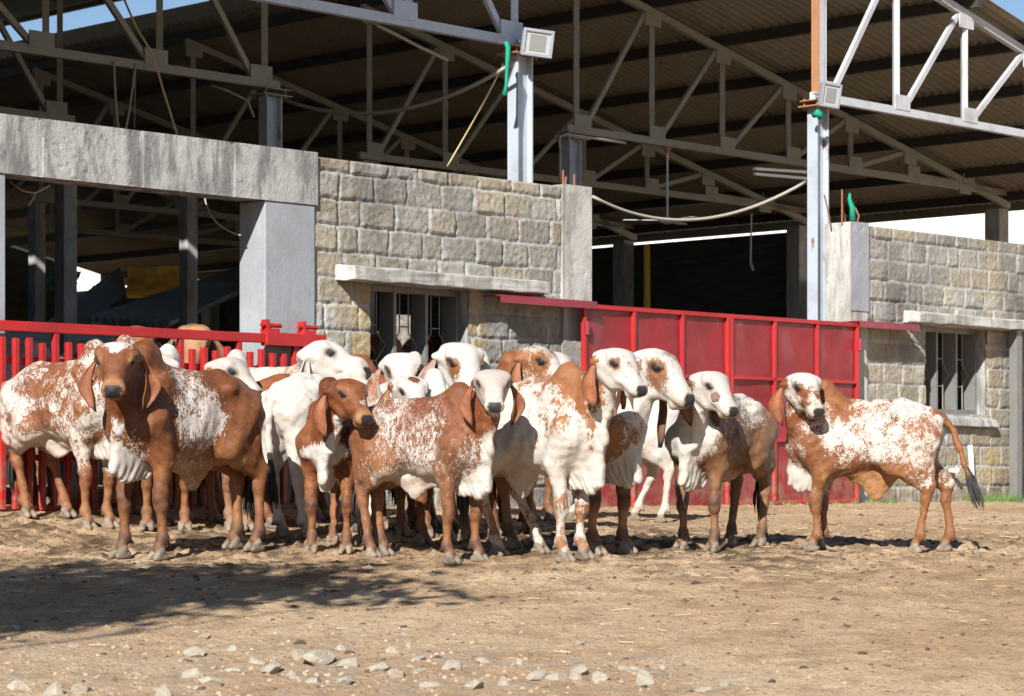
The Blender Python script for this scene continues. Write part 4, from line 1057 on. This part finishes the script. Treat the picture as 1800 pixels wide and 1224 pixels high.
def column(u, p, m, base_z=.0, side=1):
    fw, d, t = .20, .13, .014
    c_ = MB().wbox(u-fw/2, u-fw/2+t, p-d/2, p+d/2, base_z, zt-.06).wbox(u+fw/2-t, u+fw/2, p-d/2, p+d/2, base_z, zt-.06).wbox(u-fw/2+t+.001, u+fw/2-t-.001, p-.006, p+.006, base_z, zt-.061).build('column', m, shed)
    pl = MB().wbox(u-.19, u+.19, p-.12, p+.12, zt-.058, zt-.046).wbox(u-.17, u+.19, p-.11, p+.11, zt+.004, zt+.014)
    for a in (-.13, .13):
        for b in (-.08, .08): pl.tube([wp(u+a, zt-.085, p+b), wp(u+a, zt+.035, p+b)], .009, 6)
    pl.build('cap_plate', RUSTP if p < 1 else DULL, c_)
def truss(u0, s, p, m, mg):
    """s = +1 falls to the right, -1 to the left"""
    x = lambda d: u0+s*d
    top = lambda d: 6.27-.22*d
    zb = zt+.062
    t = MB()
    def mem(a, b, w=.065, dep=.05, off=0): t.bar(wp(a[0], a[1], p+off), wp(b[0], b[1], p+off), dep, w)
    t.bar(wp(x(-.1), zb, p), wp(x(LW+.2), zb, p), .07, .085)
    t.bar(wp(x(-.05), top(-.05), p), wp(x(LW+.3), top(LW+.3), p), .07, .085)
    tr = t.build('truss_chord', m, shed)
    t = MB(); d = .0; nj = 6
    for i in range(nj+1):
        d = .08+1.325*i
        mem((x(d), zb+.044), (x(d), top(d)-.044), .065, .05)
        if i < nj: mem((x(d+.16), zb+.06), (x(d+1.325-.14), top(d+1.2)-.06), .06, .045)
        for a, z in ((d+.06, zb+.09), (d-.02, top(d)-.10)):
            MB().wbox(min(x(a-.13), x(a+.15)), max(x(a-.13), x(a+.15)), p-.040-.002, p-.028-.002, z-.075, z+.085).build('gusset_plate', mg, tr)
    t.build('truss_web', m, shed)
for r in range(NROW):
    p = .45+STEP*r
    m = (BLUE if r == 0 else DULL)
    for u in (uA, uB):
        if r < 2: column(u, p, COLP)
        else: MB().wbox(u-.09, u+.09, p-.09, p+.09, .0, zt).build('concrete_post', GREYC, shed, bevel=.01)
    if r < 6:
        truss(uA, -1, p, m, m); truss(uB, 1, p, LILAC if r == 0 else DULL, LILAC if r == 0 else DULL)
    for u in (uA-LW, uB+LW):
        MB().wbox(u-.12, u+.12, p-.12, p+.12, .0, 4.18).build('eave_post', GREYC, shed)
# concrete posts seen through the pen opening
for px, p_ in ((105, 7.45), (310, 10.95)):
    pass
MB().wbox(uB-.050, uB-.041, .40, .50, zt+.02, 7.3).build('rusty_post', RUSTP, shed)
MB().wbox(uB-.040, uB+.050, .40, .50, zt+.02, 7.3).build('grey_post', LILAC, shed)
PEND = .45+STEP*(NROW-1)+.4
def corrugated(name, f, p0, p1, us, m, parent, period=.13, amp=.026):
    """sheet whose waves run along u; f(u) = height"""
    n = int((p1-p0)/period*8); ps = np.linspace(p0, p1, n)
    U, Pp = np.meshgrid(np.array(us, float), ps)
    Zr = f(U)+amp*np.sin(Pp/period*2*PI)
    return grid_obj(name, np.stack([OX+U*CA-SA*Pp, OY+U*SA+CA*Pp, Zr], -1), m, None, parent)
rz0 = 6.27+.20
corrugated('roof_sheet', lambda U: rz0-.22*(U-uB), .22, PEND, [uB-.15, uB+3, uB+6, uB+LW+.75], GAL, shed)
corrugated('roof_sheet', lambda U: rz0-.22*(uA-U), -.75, PEND, [uA-LW-.75, uA-6, uA-3, uA+.15], GAL, shed)
corrugated('monitor_roof', lambda U: 7.20+.0*U+(2.6-np.abs(U-(uA+uB)/2))*.16, -.75, 17.3, [uA-.35, .5*(uA+uB), uB+.35], GAL, shed)
for i in range(8):
    d = .08+1.325*i if i < 7 else LW+.25
    for s, u0 in ((1, uB), (-1, uA)):
        z = 6.27-.22*d+.045
        MB().wbox(u0+s*d-.035, u0+s*d+.035, .25 if s > 0 else -.6, PEND-.1, z, z+.13).build('purlin', DARKB, shed)
for u in (uA-.2, uB+.2): MB().wbox(u-.03, u+.03, -.6, 17.2, 7.10, 7.165).build('purlin', DARKB, shed)
for u in (uA+.1, uB-.1): MB().wbox(u-.02, u+.02, 3.0, PEND, 6.50, 6.74).build('ridge_flashing', GAL, shed)
MB().wbox(uB+LW+.74, uB+LW+.76, .25, PEND, 4.23, 4.40).build('eave_gutter', GAL, shed)
# cladding of the far side, back and left side
k = NT('dark_shade_cloth'); v = k.coord(scale=(1,1,6)); n1 = k.noise(v, 3, 4); n2 = k.noise(k.coord(scale=(1,1,30)), 2.5, 2)
k.set(Base_Color=k.mix(k.ramp(n1, .3, .7), (.022,.030,.026), (.055,.062,.052)), Roughness=.9, Normal=k.bump(n2, .5, .03)); CLOTH = k.m
uS = uB+LW
pe = lambda px: None
def p_at(px, u):
    t = (px-CX)/FPX   # OX+u CA - SA p = t (OY+u SA+CA p)
    return (OX+u*CA-t*(OY+u*SA))/(SA+t*CA)
pc0, pc1 = p_at(1402, uS+.15), p_at(424, uS+.15)
pg0, pg1 = p_at(172, uS+.15), p_at(130, uS+.15)
MB().wbox(uS+.13, uS+.16, pc0, pg0, .05, 4.12).build('side_cladding', CLOTH, shed)
MB().wbox(uS+.13, uS+.16, pg0, pg1, .05, 3.9).build('side_cladding', CLOTH, shed)
MB().wbox(uS+.13, uS+.16, pg1, PEND+.05, .05, 4.12).build('side_cladding', CLOTH, shed)
MB().wbox(uS+.13, uS+.16, -.5, pc0-.01, .05, 3.35).build('side_cladding', CLOTH, shed)
MB().wbox(uA-LW-.2, uA-LW-.17, -.3, PEND, .05, 4.2).build('side_cladding', CLOTH, shed)  # unseen left side, added to keep the interior dark
MB().wbox(uA-LW-.2, uS-.5, PEND+.05, PEND+.08, .05, 4.9).build('back_cladding', CLOTH, shed)
# ------------------------------------------------------------------ things beyond and inside the shed
WHITE = paint('white_plaster', (.80,.79,.76), .8, 0, .15, (.5,.47,.42), 1.0, .1)
wb = empty('white_building', wp(26, 0, 12), 'plain white building standing beyond the far side of the shed', 'building')
MB().wbox(25, 33, -14, 44, -.3, 6.4).build('wall', WHITE, wb)
MB().wbox(24.9, 33.2, -14.2, 44.2, 6.402, 6.75).build('parapet', WHITE, wb)
for q in (3.2, 5.4, 9.5): MB().wbox(24.93, 24.998, q, q+.5, -.3, 6.40).build('pilaster', paint('pilaster_paint', (.62,.61,.60), .8), wb)
def skew(name, pts, m, th=.03, waves=0, amp=.02, nu=60, nv=6, parent=None):
    """sheet through 4 corner points (a b along the waves, c d opposite), optional corrugation"""
    a, b, c_, d = map(np.array, map(tuple, pts)); n = np.cross(b-a, d-a); n /= np.linalg.norm(n)
    nu = waves*8 if waves else nu
    s, t = np.meshgrid(np.linspace(0,1,nv), np.linspace(0,1,nu))
    P = (a*(1-s[...,None])+b*s[...,None])*(1-t[...,None])+(d*(1-s[...,None])+c_*s[...,None])*t[...,None]
    P = P+n*(amp*np.sin(t*waves*2*PI) if waves else amp*fbm(s*3, t*3, 5))[...,None]
    o = grid_obj(name, P, m, None, parent); so_ = o.modifiers.new('thickness', 'SOLIDIFY'); so_.thickness = th
    return o
BLUES = paint('blue_grey_sheet', (.42,.49,.53), .4, .2, .3, (.08,.07,.06), 1.5, .05)
tag(skew('roofing_sheet', [ray(148,562,37), ray(428,470,41), ray(428,512,38.5), ray(300,572,35.6)], BLUES, .006, 11, .06), 'leaning stack of blue grey corrugated roofing sheets seen under the beam, nearest one', 'roofing sheet', 'corrugated sheets stored in the shed')
tag(skew('roofing_sheet', [ray(60,585,43), ray(212,468,46), ray(222,515,42), ray(130,590,40)], BLUES, .006, 13, .03), 'darker blue grey corrugated sheet leaning behind the grey post on the left', 'roofing sheet', 'corrugated sheets stored in the shed')
tag(skew('roofing_sheet', [wp(-1.4,1.55,9.2), wp(4.6,1.55,9.2), wp(4.6,2.35,10.6), wp(-1.4,2.35,10.6)], BLUES, .006, 9, .03), 'blue grey corrugated sheeting glimpsed through the top of the left window', 'roofing sheet', 'corrugated sheets stored in the shed')
YEL = paint('yellow_tarpaulin', (.85,.50,.08), .6, 0, .3, (.35,.2,.05), 2)
tag(skew('tarpaulin', [ray(224,524,45.5), ray(224,469,45.5), ray(345,467,45), ray(345,520,45)], YEL, .01, 0, .4, 30, 20), 'yellow tarpaulin hanging at the back of the shed behind the corrugated sheets', 'tarpaulin')
GRN = paint('green_net', (.02,.16,.11), .8, 0, .2, (.02,.08,.06), 3)
tag(skew('shade_net', [ray(62,520,47), ray(58,482,47), ray(140,478,47.5), ray(136,500,47.5)], GRN, .01, 0, .3, 20, 14), 'green shade net hanging at the far end of the shed', 'net')
tag(MB().tube([wp(uS-.3, 4.05, p_at(1137, uS-.3)), wp(uS-.32, 3.2, p_at(1139, uS-.3)), wp(uS-.35, 2.5, p_at(1140, uS-.3))], [.05,.055,.07], 8).build('hanging_sack', YEL), 'narrow yellow strip of sacking hanging against the dark cladding', 'sacking')
k = NT('red_plastic'); k.set(Base_Color=(.6,.02,.05), Roughness=.5); RPL = k.m
tag(MB().tube([ray(1356,400,38), ray(1392,396,38)], .028, 8).build('red_pole', RPL), 'short red pole end poking out below the far eave', 'pole')
# ------------------------------------------------------------------ lamps, cables, ropes
ALU = paint('lamp_aluminium', (.33,.36,.40), .4, .3, .15, (.2,.18,.16), 8)
k = NT('lamp_glass'); n1 = k.noise(k.coord(), 20, 3); k.set(Base_Color=(.36,.37,.37), Roughness=k.ramp(n1, .3, .7, .12, .3), Specular_IOR_Level=.7); LGL = k.m
k = NT('lamp_reflector'); k.set(Base_Color=(.36,.37,.37), Roughness=.25, Metallic=.6); LRF = k.m
def floodlight(cx, cy, d, w, h, yaw, label):
    c_ = ray(cx, cy, d); t = empty('floodlight', c_, label, 'floodlight', 'floodlights on the shed columns')
    f = Vector((math.sin(yaw), -math.cos(yaw), -.12)).normalized(); r = Vector((math.cos(yaw), math.sin(yaw), 0)); u = r.cross(f)*-1
    r = (r+u*(-.10)).normalized(); u = f.cross(r)*-1 if f.cross(r).z < 0 else f.cross(r)
    MB().box(c_-f*.03, r*w/2, u*h/2, f*.030).build('housing', ALU, t, bevel=.012)
    MB().box(c_-f*.09, r*w*.34, u*h*.34, f*.030).build('cooling_box', ALU, t, bevel=.006)
    fr = MB(); b = w*.10
    fr.box(c_+f*.012+u*(h/2-b/2), r*w/2, u*b/2, f*.011).box(c_+f*.012-u*(h/2-b/2), r*w/2, u*b/2, f*.011).box(c_+f*.012+r*(w/2-b/2), r*b/2, u*(h/2-b), f*.011).box(c_+f*.012-r*(w/2-b/2), r*b/2, u*(h/2-b), f*.011)
    fr.build('bezel', ALU, t, bevel=.004)
    MB().box(c_+f*.004, r*(w/2-b), u*(h/2-b), f*.003).build('glass', LGL, t)
    MB().box(c_+f*.0095, r*w*.26, u*h*.30, f*.002).build('reflector', LRF, t)
    br = MB().tube([c_-f*.06-r*(w/2+.01), c_-f*.10-r*(w/2+.03), c_-f*.14-r*(w*.2), c_-f*.22], .011, 6).build('bracket', ALU, t)
    return t
ya_, yb_ = wp(uA, 0, .2).y, wp(uB, 0, .2).y
floodlight(945, 76, ya_-.05, .285, .245, R(12), 'grey floodlight on top of the left column, tilted to the yard')
floodlight(1460, 168, yb_-.05, .225, .25, R(22), 'grey floodlight on the right column below the rusty post')
def sag(a, b, dip, n=18):
    a, b = Vector(a), Vector(b); return [a.lerp(b, i/n)-DZ*dip*4*(i/n)*(1-i/n) for i in range(n+1)]
k = NT('dusty_cable'); k.set(Base_Color=(.34,.31,.26), Roughness=.7); CAB = k.m
k = NT('yellow_rope'); k.set(Base_Color=(.52,.40,.20), Roughness=.85); ROPE = k.m
k = NT('green_rag'); k.set(Base_Color=(.0,.24,.15), Roughness=.8); RAG = k.m
k = NT('cobweb_string'); k.set(Base_Color=(.35,.32,.26), Roughness=.9); WEB = k.m
ra_ = lambda x, y, d=.0: ray(x, y, d or 22)
A2, A1 = ray(500, 176, 24.3), ray(900, 112, 21.7)
def quad(pa, pm, pb, n=22):
    """curve through three points"""
    pa, pm, pb = map(Vector, (pa, pm, pb)); c_ = pm*2-(pa+pb)*.5
    return [pa*(1-t)**2+c_*2*t*(1-t)+pb*t*t for t in [i/n for i in range(n+1)]]
tag(MB().tube(quad(A2, ray(690, 196, 22.9), A1), .019, 6).build('hanging_cable', CAB, None, True), 'thick sagging cable strung between the two left columns', 'cable', 'sagging cables of the shed')
tag(MB().tube(quad(ray(1042, 346, 23.3), ray(1225, 386, 24.4), ray(1416, 320, 25.3)), .017, 6).build('hanging_cable', CAB, None, True), 'thick sagging cable from the wall end to the right column', 'cable', 'sagging cables of the shed')
tag(MB().tube([ray(662,45,21.6), ray(690,58,21.7), ray(740,84,21.9), ray(787,106,22.1)], .016, 6).build('conduit', CAB, None, True), 'loose straight conduit dangling from the left truss chord', 'conduit')
tag(MB().tube([ray(x,y,21.9) for x,y in ((214,-10),(240,50),(268,95),(287,160),(311,237))], .011, 5).build('rope', ROPE, None, True), 'yellow rope hanging down in front of the left truss to the beam', 'rope', 'ropes hanging in the shed front')
tag(MB().tube(quad(ray(884,112,21.9), ray(850,180,21.9), ray(786,293,21.9)), .009, 5).build('rope', ROPE, None, True), 'tan rope running from the left column down to the wall top', 'rope', 'ropes hanging in the shed front')
tag(MB().tube(quad(ray(200,108,23.0), ray(214,240,23.0), ray(238,112,23.1)), .012, 5).build('rope', WEB, None, True), 'grey loop of rope hanging under the left truss', 'rope', 'ropes hanging in the shed front')
tag(MB().tube([ray(370,150,24), ray(400,160,24), ray(436,178,24), ray(446,206,24)], .014, 5).build('conduit', CAB, None, True), 'bent conduit hanging below the second left truss beside its column', 'conduit')
tag(MB().tube(quad(ray(360,348,19.6), ray(380,390,19.5), ray(423,414,19.3)), .008, 5).build('wire', WEB, None, True), 'pale wire curling down from the underside of the beam', 'wire')
tag(MB().tube([ray(16,318,18), ray(40,336,18), ray(62,340,18), ray(88,326,18)], .007, 5).tube([ray(62,340,18), ray(58,350,18), ray(50,362,18)], .005, 5).build('cobweb', WEB, None, True), 'dusty cobweb strands under the left end of the beam', 'cobweb')
tag(MB().tube([ray(985,262,25.5), ray(983,250,25.5), ray(985,240,25.5), ray(996,236,25.5), ray(1100,252,26.2)], .015, 6).tube([ray(985,262,25.5), ray(984,318,25.5)], .015, 6).build('conduit', CAB, None, True), 'conduit bent round the second column and along its truss', 'conduit')
tag(MB().tube([ray(x, y, 27.2) for x, y in ((238,108),(236,225))], .008, 5).build('wire', WEB, None, True), 'thin wire hanging straight below the left truss', 'wire')
k = NT('fan_paint'); k.set(Base_Color=(.42,.46,.47), Roughness=.5); FAN = k.m
fn = empty('ceiling_fan', ray(1173, 262, 27.2), 'ceiling fan on a long down rod hanging from the second right truss', 'fan')
MB().tube([ray(1173,262,27.2), ray(1173,384,27.2)], .013, 6).build('down_rod', FAN, fn)
MB().tube([ray(1173,258,27.2), ray(1173,270,27.2)], [.05,.02], 8).build('canopy', RUSTP, fn); MB().tube([ray(1173,383,27.2), ray(1173,386,27.2), ray(1173,391,27.2), ray(1173,394,27.2)], [.04,.09,.09,.03], 12).build('motor', FAN, fn)
for a in (185, 305, 65):
    d = Vector((math.cos(R(a)), math.sin(R(a)), 0)); c_ = ray(1173,388,27.2); MB().bar(c_+d*.08, c_+d*.50, .10, .008).build('blade', FAN, fn)
f2 = empty('tube_lamp', ray(1320, 386, 33), 'pale tube on a drop rod in front of the dark cladding', 'lamp')
MB().tube([ray(1321,375,33), ray(1319,462,33)], .012, 6).build('rod', FAN, f2); MB().tube([ray(1319,462,33), ray(1324,476,33)], .022, 6).build('hook', DULL, f2)
fl = empty('light_fitting', ray(1370, 302, 27.8), 'twin batten light fitting under the second right truss', 'light fitting')
MB().bar(ray(1326,297,27.6), ray(1418,303,28.4), .05, .03).build('batten', PVC, fl); MB().bar(ray(1326,306,27.6), ray(1418,314,28.4), .035, .03).build('batten', PVC, fl)
def rag(pts, r, label):
    tag(MB().tube(pts, r, 6).build('green_rag', RAG, None, True), label, 'rag', 'green rags tied to the steelwork')
rag([ray(889,74,21.6), ray(893,84,21.6), ray(891,120,21.6), ray(890,150,21.6), ray(887,168,21.6)], [.02,.026,.018,.016,.028], 'long green rag hanging from the top of the left column')
rag([ray(1430,203,25), ray(1436,199,24.95), ray(1444,204,25), ray(1438,209,25)], [.03,.045,.04,.02], 'short green rag knotted on top of the right column')
rag([ray(1494,340,25), ray(1493,350,25), ray(1498,365,25), ray(1499,388,25)], [.012,.022,.030,.036], 'green rag wrapped round rebar on top of the right wall')
# ------------------------------------------------------------------ tree left of the viewer that shades the near yard
BARK = paint('tree_bark', (.16,.12,.085), .9, 0, .5, (.08,.06,.04), 5, .6)
k = NT('tree_leaf'); n1 = k.noise(k.coord(), 1.2, 3); k.set(Base_Color=k.mix(k.ramp(n1, .35, .65), (.045,.085,.02), (.085,.13,.035)), Roughness=.55); LEAF = k.m
tx, ty = -7.0, 2.2
tr = empty('tree', (tx, ty, ground(tx, ty)), 'broad leafy tree standing left of the yard and shading the near ground', 'tree')
rt = random.Random(8); g0_ = ground(tx, ty)
mb = MB().tube([(tx,ty,g0_-.1),(tx+.05,ty,g0_+1.5),(tx+.2,ty+.1,g0_+3.4),(tx+.5,ty+.1,g0_+5.0)], [.26,.20,.16,.10], 10); lv = MB()
sunv = Vector((math.sin(SUN_AZ)*math.cos(SUN_EL), -math.cos(SUN_AZ)*math.cos(SUN_EL), math.sin(SUN_EL)))
for px, py, n_, sg in [(-60,1040,420,.34),(20,1022,420,.32),(40,1060,420,.30),(110,1036,420,.30),(100,1075,300,.26),(200,1022,380,.30),(190,1055,380,.28),(285,1040,380,.26),(330,1016,300,.28),(390,1034,260,.26),(470,1022,200,.26),(540,1042,140,.22),(620,1040,100,.2),(700,1050,60,.18),(10,1092,240,.22),(520,1010,110,.26),(-160,1060,400,.4)]:
    s_ = gp(px, py); hh_ = rt.uniform(4.2, 5.6); tip = s_+sunv*(hh_/sunv.z)
    s0_ = Vector((tx+.2, ty+.1, g0_+rt.uniform(3.2, 4.8))); m_ = s0_.lerp(tip, .5)+Vector((0, 0, .2)); mb.tube([s0_, m_, tip], [.035, .02, .008], 6)
    for _ in range(int(n_*(.8 if px < 60 else .55))):
        q = tip+Vector((rt.gauss(0,sg*1.3), rt.gauss(0,sg), rt.gauss(0,sg*.8)))
        a = Vector((rt.gauss(0,1), rt.gauss(0,1), rt.gauss(0,.6))).normalized(); b = a.orthogonal().normalized(); s = rt.uniform(.07, .12)
        lv.add([q-a*s, q+b*s*.45, q+a*s, q-b*s*.45], [(0,1,2,3)])
mb.build('trunk', BARK, tr); lv.build('crown', LEAF, tr)
build_herd()
# ------------------------------------------------------------------ camera, sun and sky
cam = bpy.data.cameras.new('camera'); co = bpy.data.objects.new('camera', cam); C.objects.link(co)
co.location = (0, 0, ZC); co.rotation_euler = (R(90), 0, 0)
cam.sensor_width = 36; cam.lens = FPX/1800*36; cam.shift_y = (HY-612)/1800; cam.clip_end = 3000; cam.clip_start = .5
cam.dof.use_dof = True; cam.dof.focus_distance = 15.8; cam.dof.aperture_fstop = 6.0
bpy.context.scene.camera = co
sd = Vector((math.sin(SUN_AZ)*math.cos(SUN_EL), -math.cos(SUN_AZ)*math.cos(SUN_EL), math.sin(SUN_EL)))
sl = bpy.data.lights.new('sun', 'SUN'); sl.energy = 4.7; sl.angle = R(.53); sl.color = (1, .97, .925)
so = bpy.data.objects.new('sun', sl); C.objects.link(so)
so.rotation_euler = sd.to_track_quat('Z', 'Y').to_euler(); so.location = sd*60
w = bpy.data.worlds.new('World'); bpy.context.scene.world = w; w.use_nodes = True
nt = w.node_tree; bg = nt.nodes['Background']
sky = nt.nodes.new('ShaderNodeTexSky'); sky.sky_type = 'NISHITA'; sky.sun_disc = False
sky.sun_elevation = SUN_EL; sky.sun_rotation = math.atan2(sd.x, sd.y)
sky.air_density = 1.0; sky.dust_density = .2; sky.ozone_density = 3.5
nt.links.new(sky.outputs[0], bg.inputs[0]); bg.inputs[1].default_value = .055
vs = bpy.context.scene.view_settings
vs.view_transform = 'Standard'; vs.look = 'None'; vs.exposure = .93; vs.gamma = 1
bpy.context.scene.cycles.max_bounces = 6
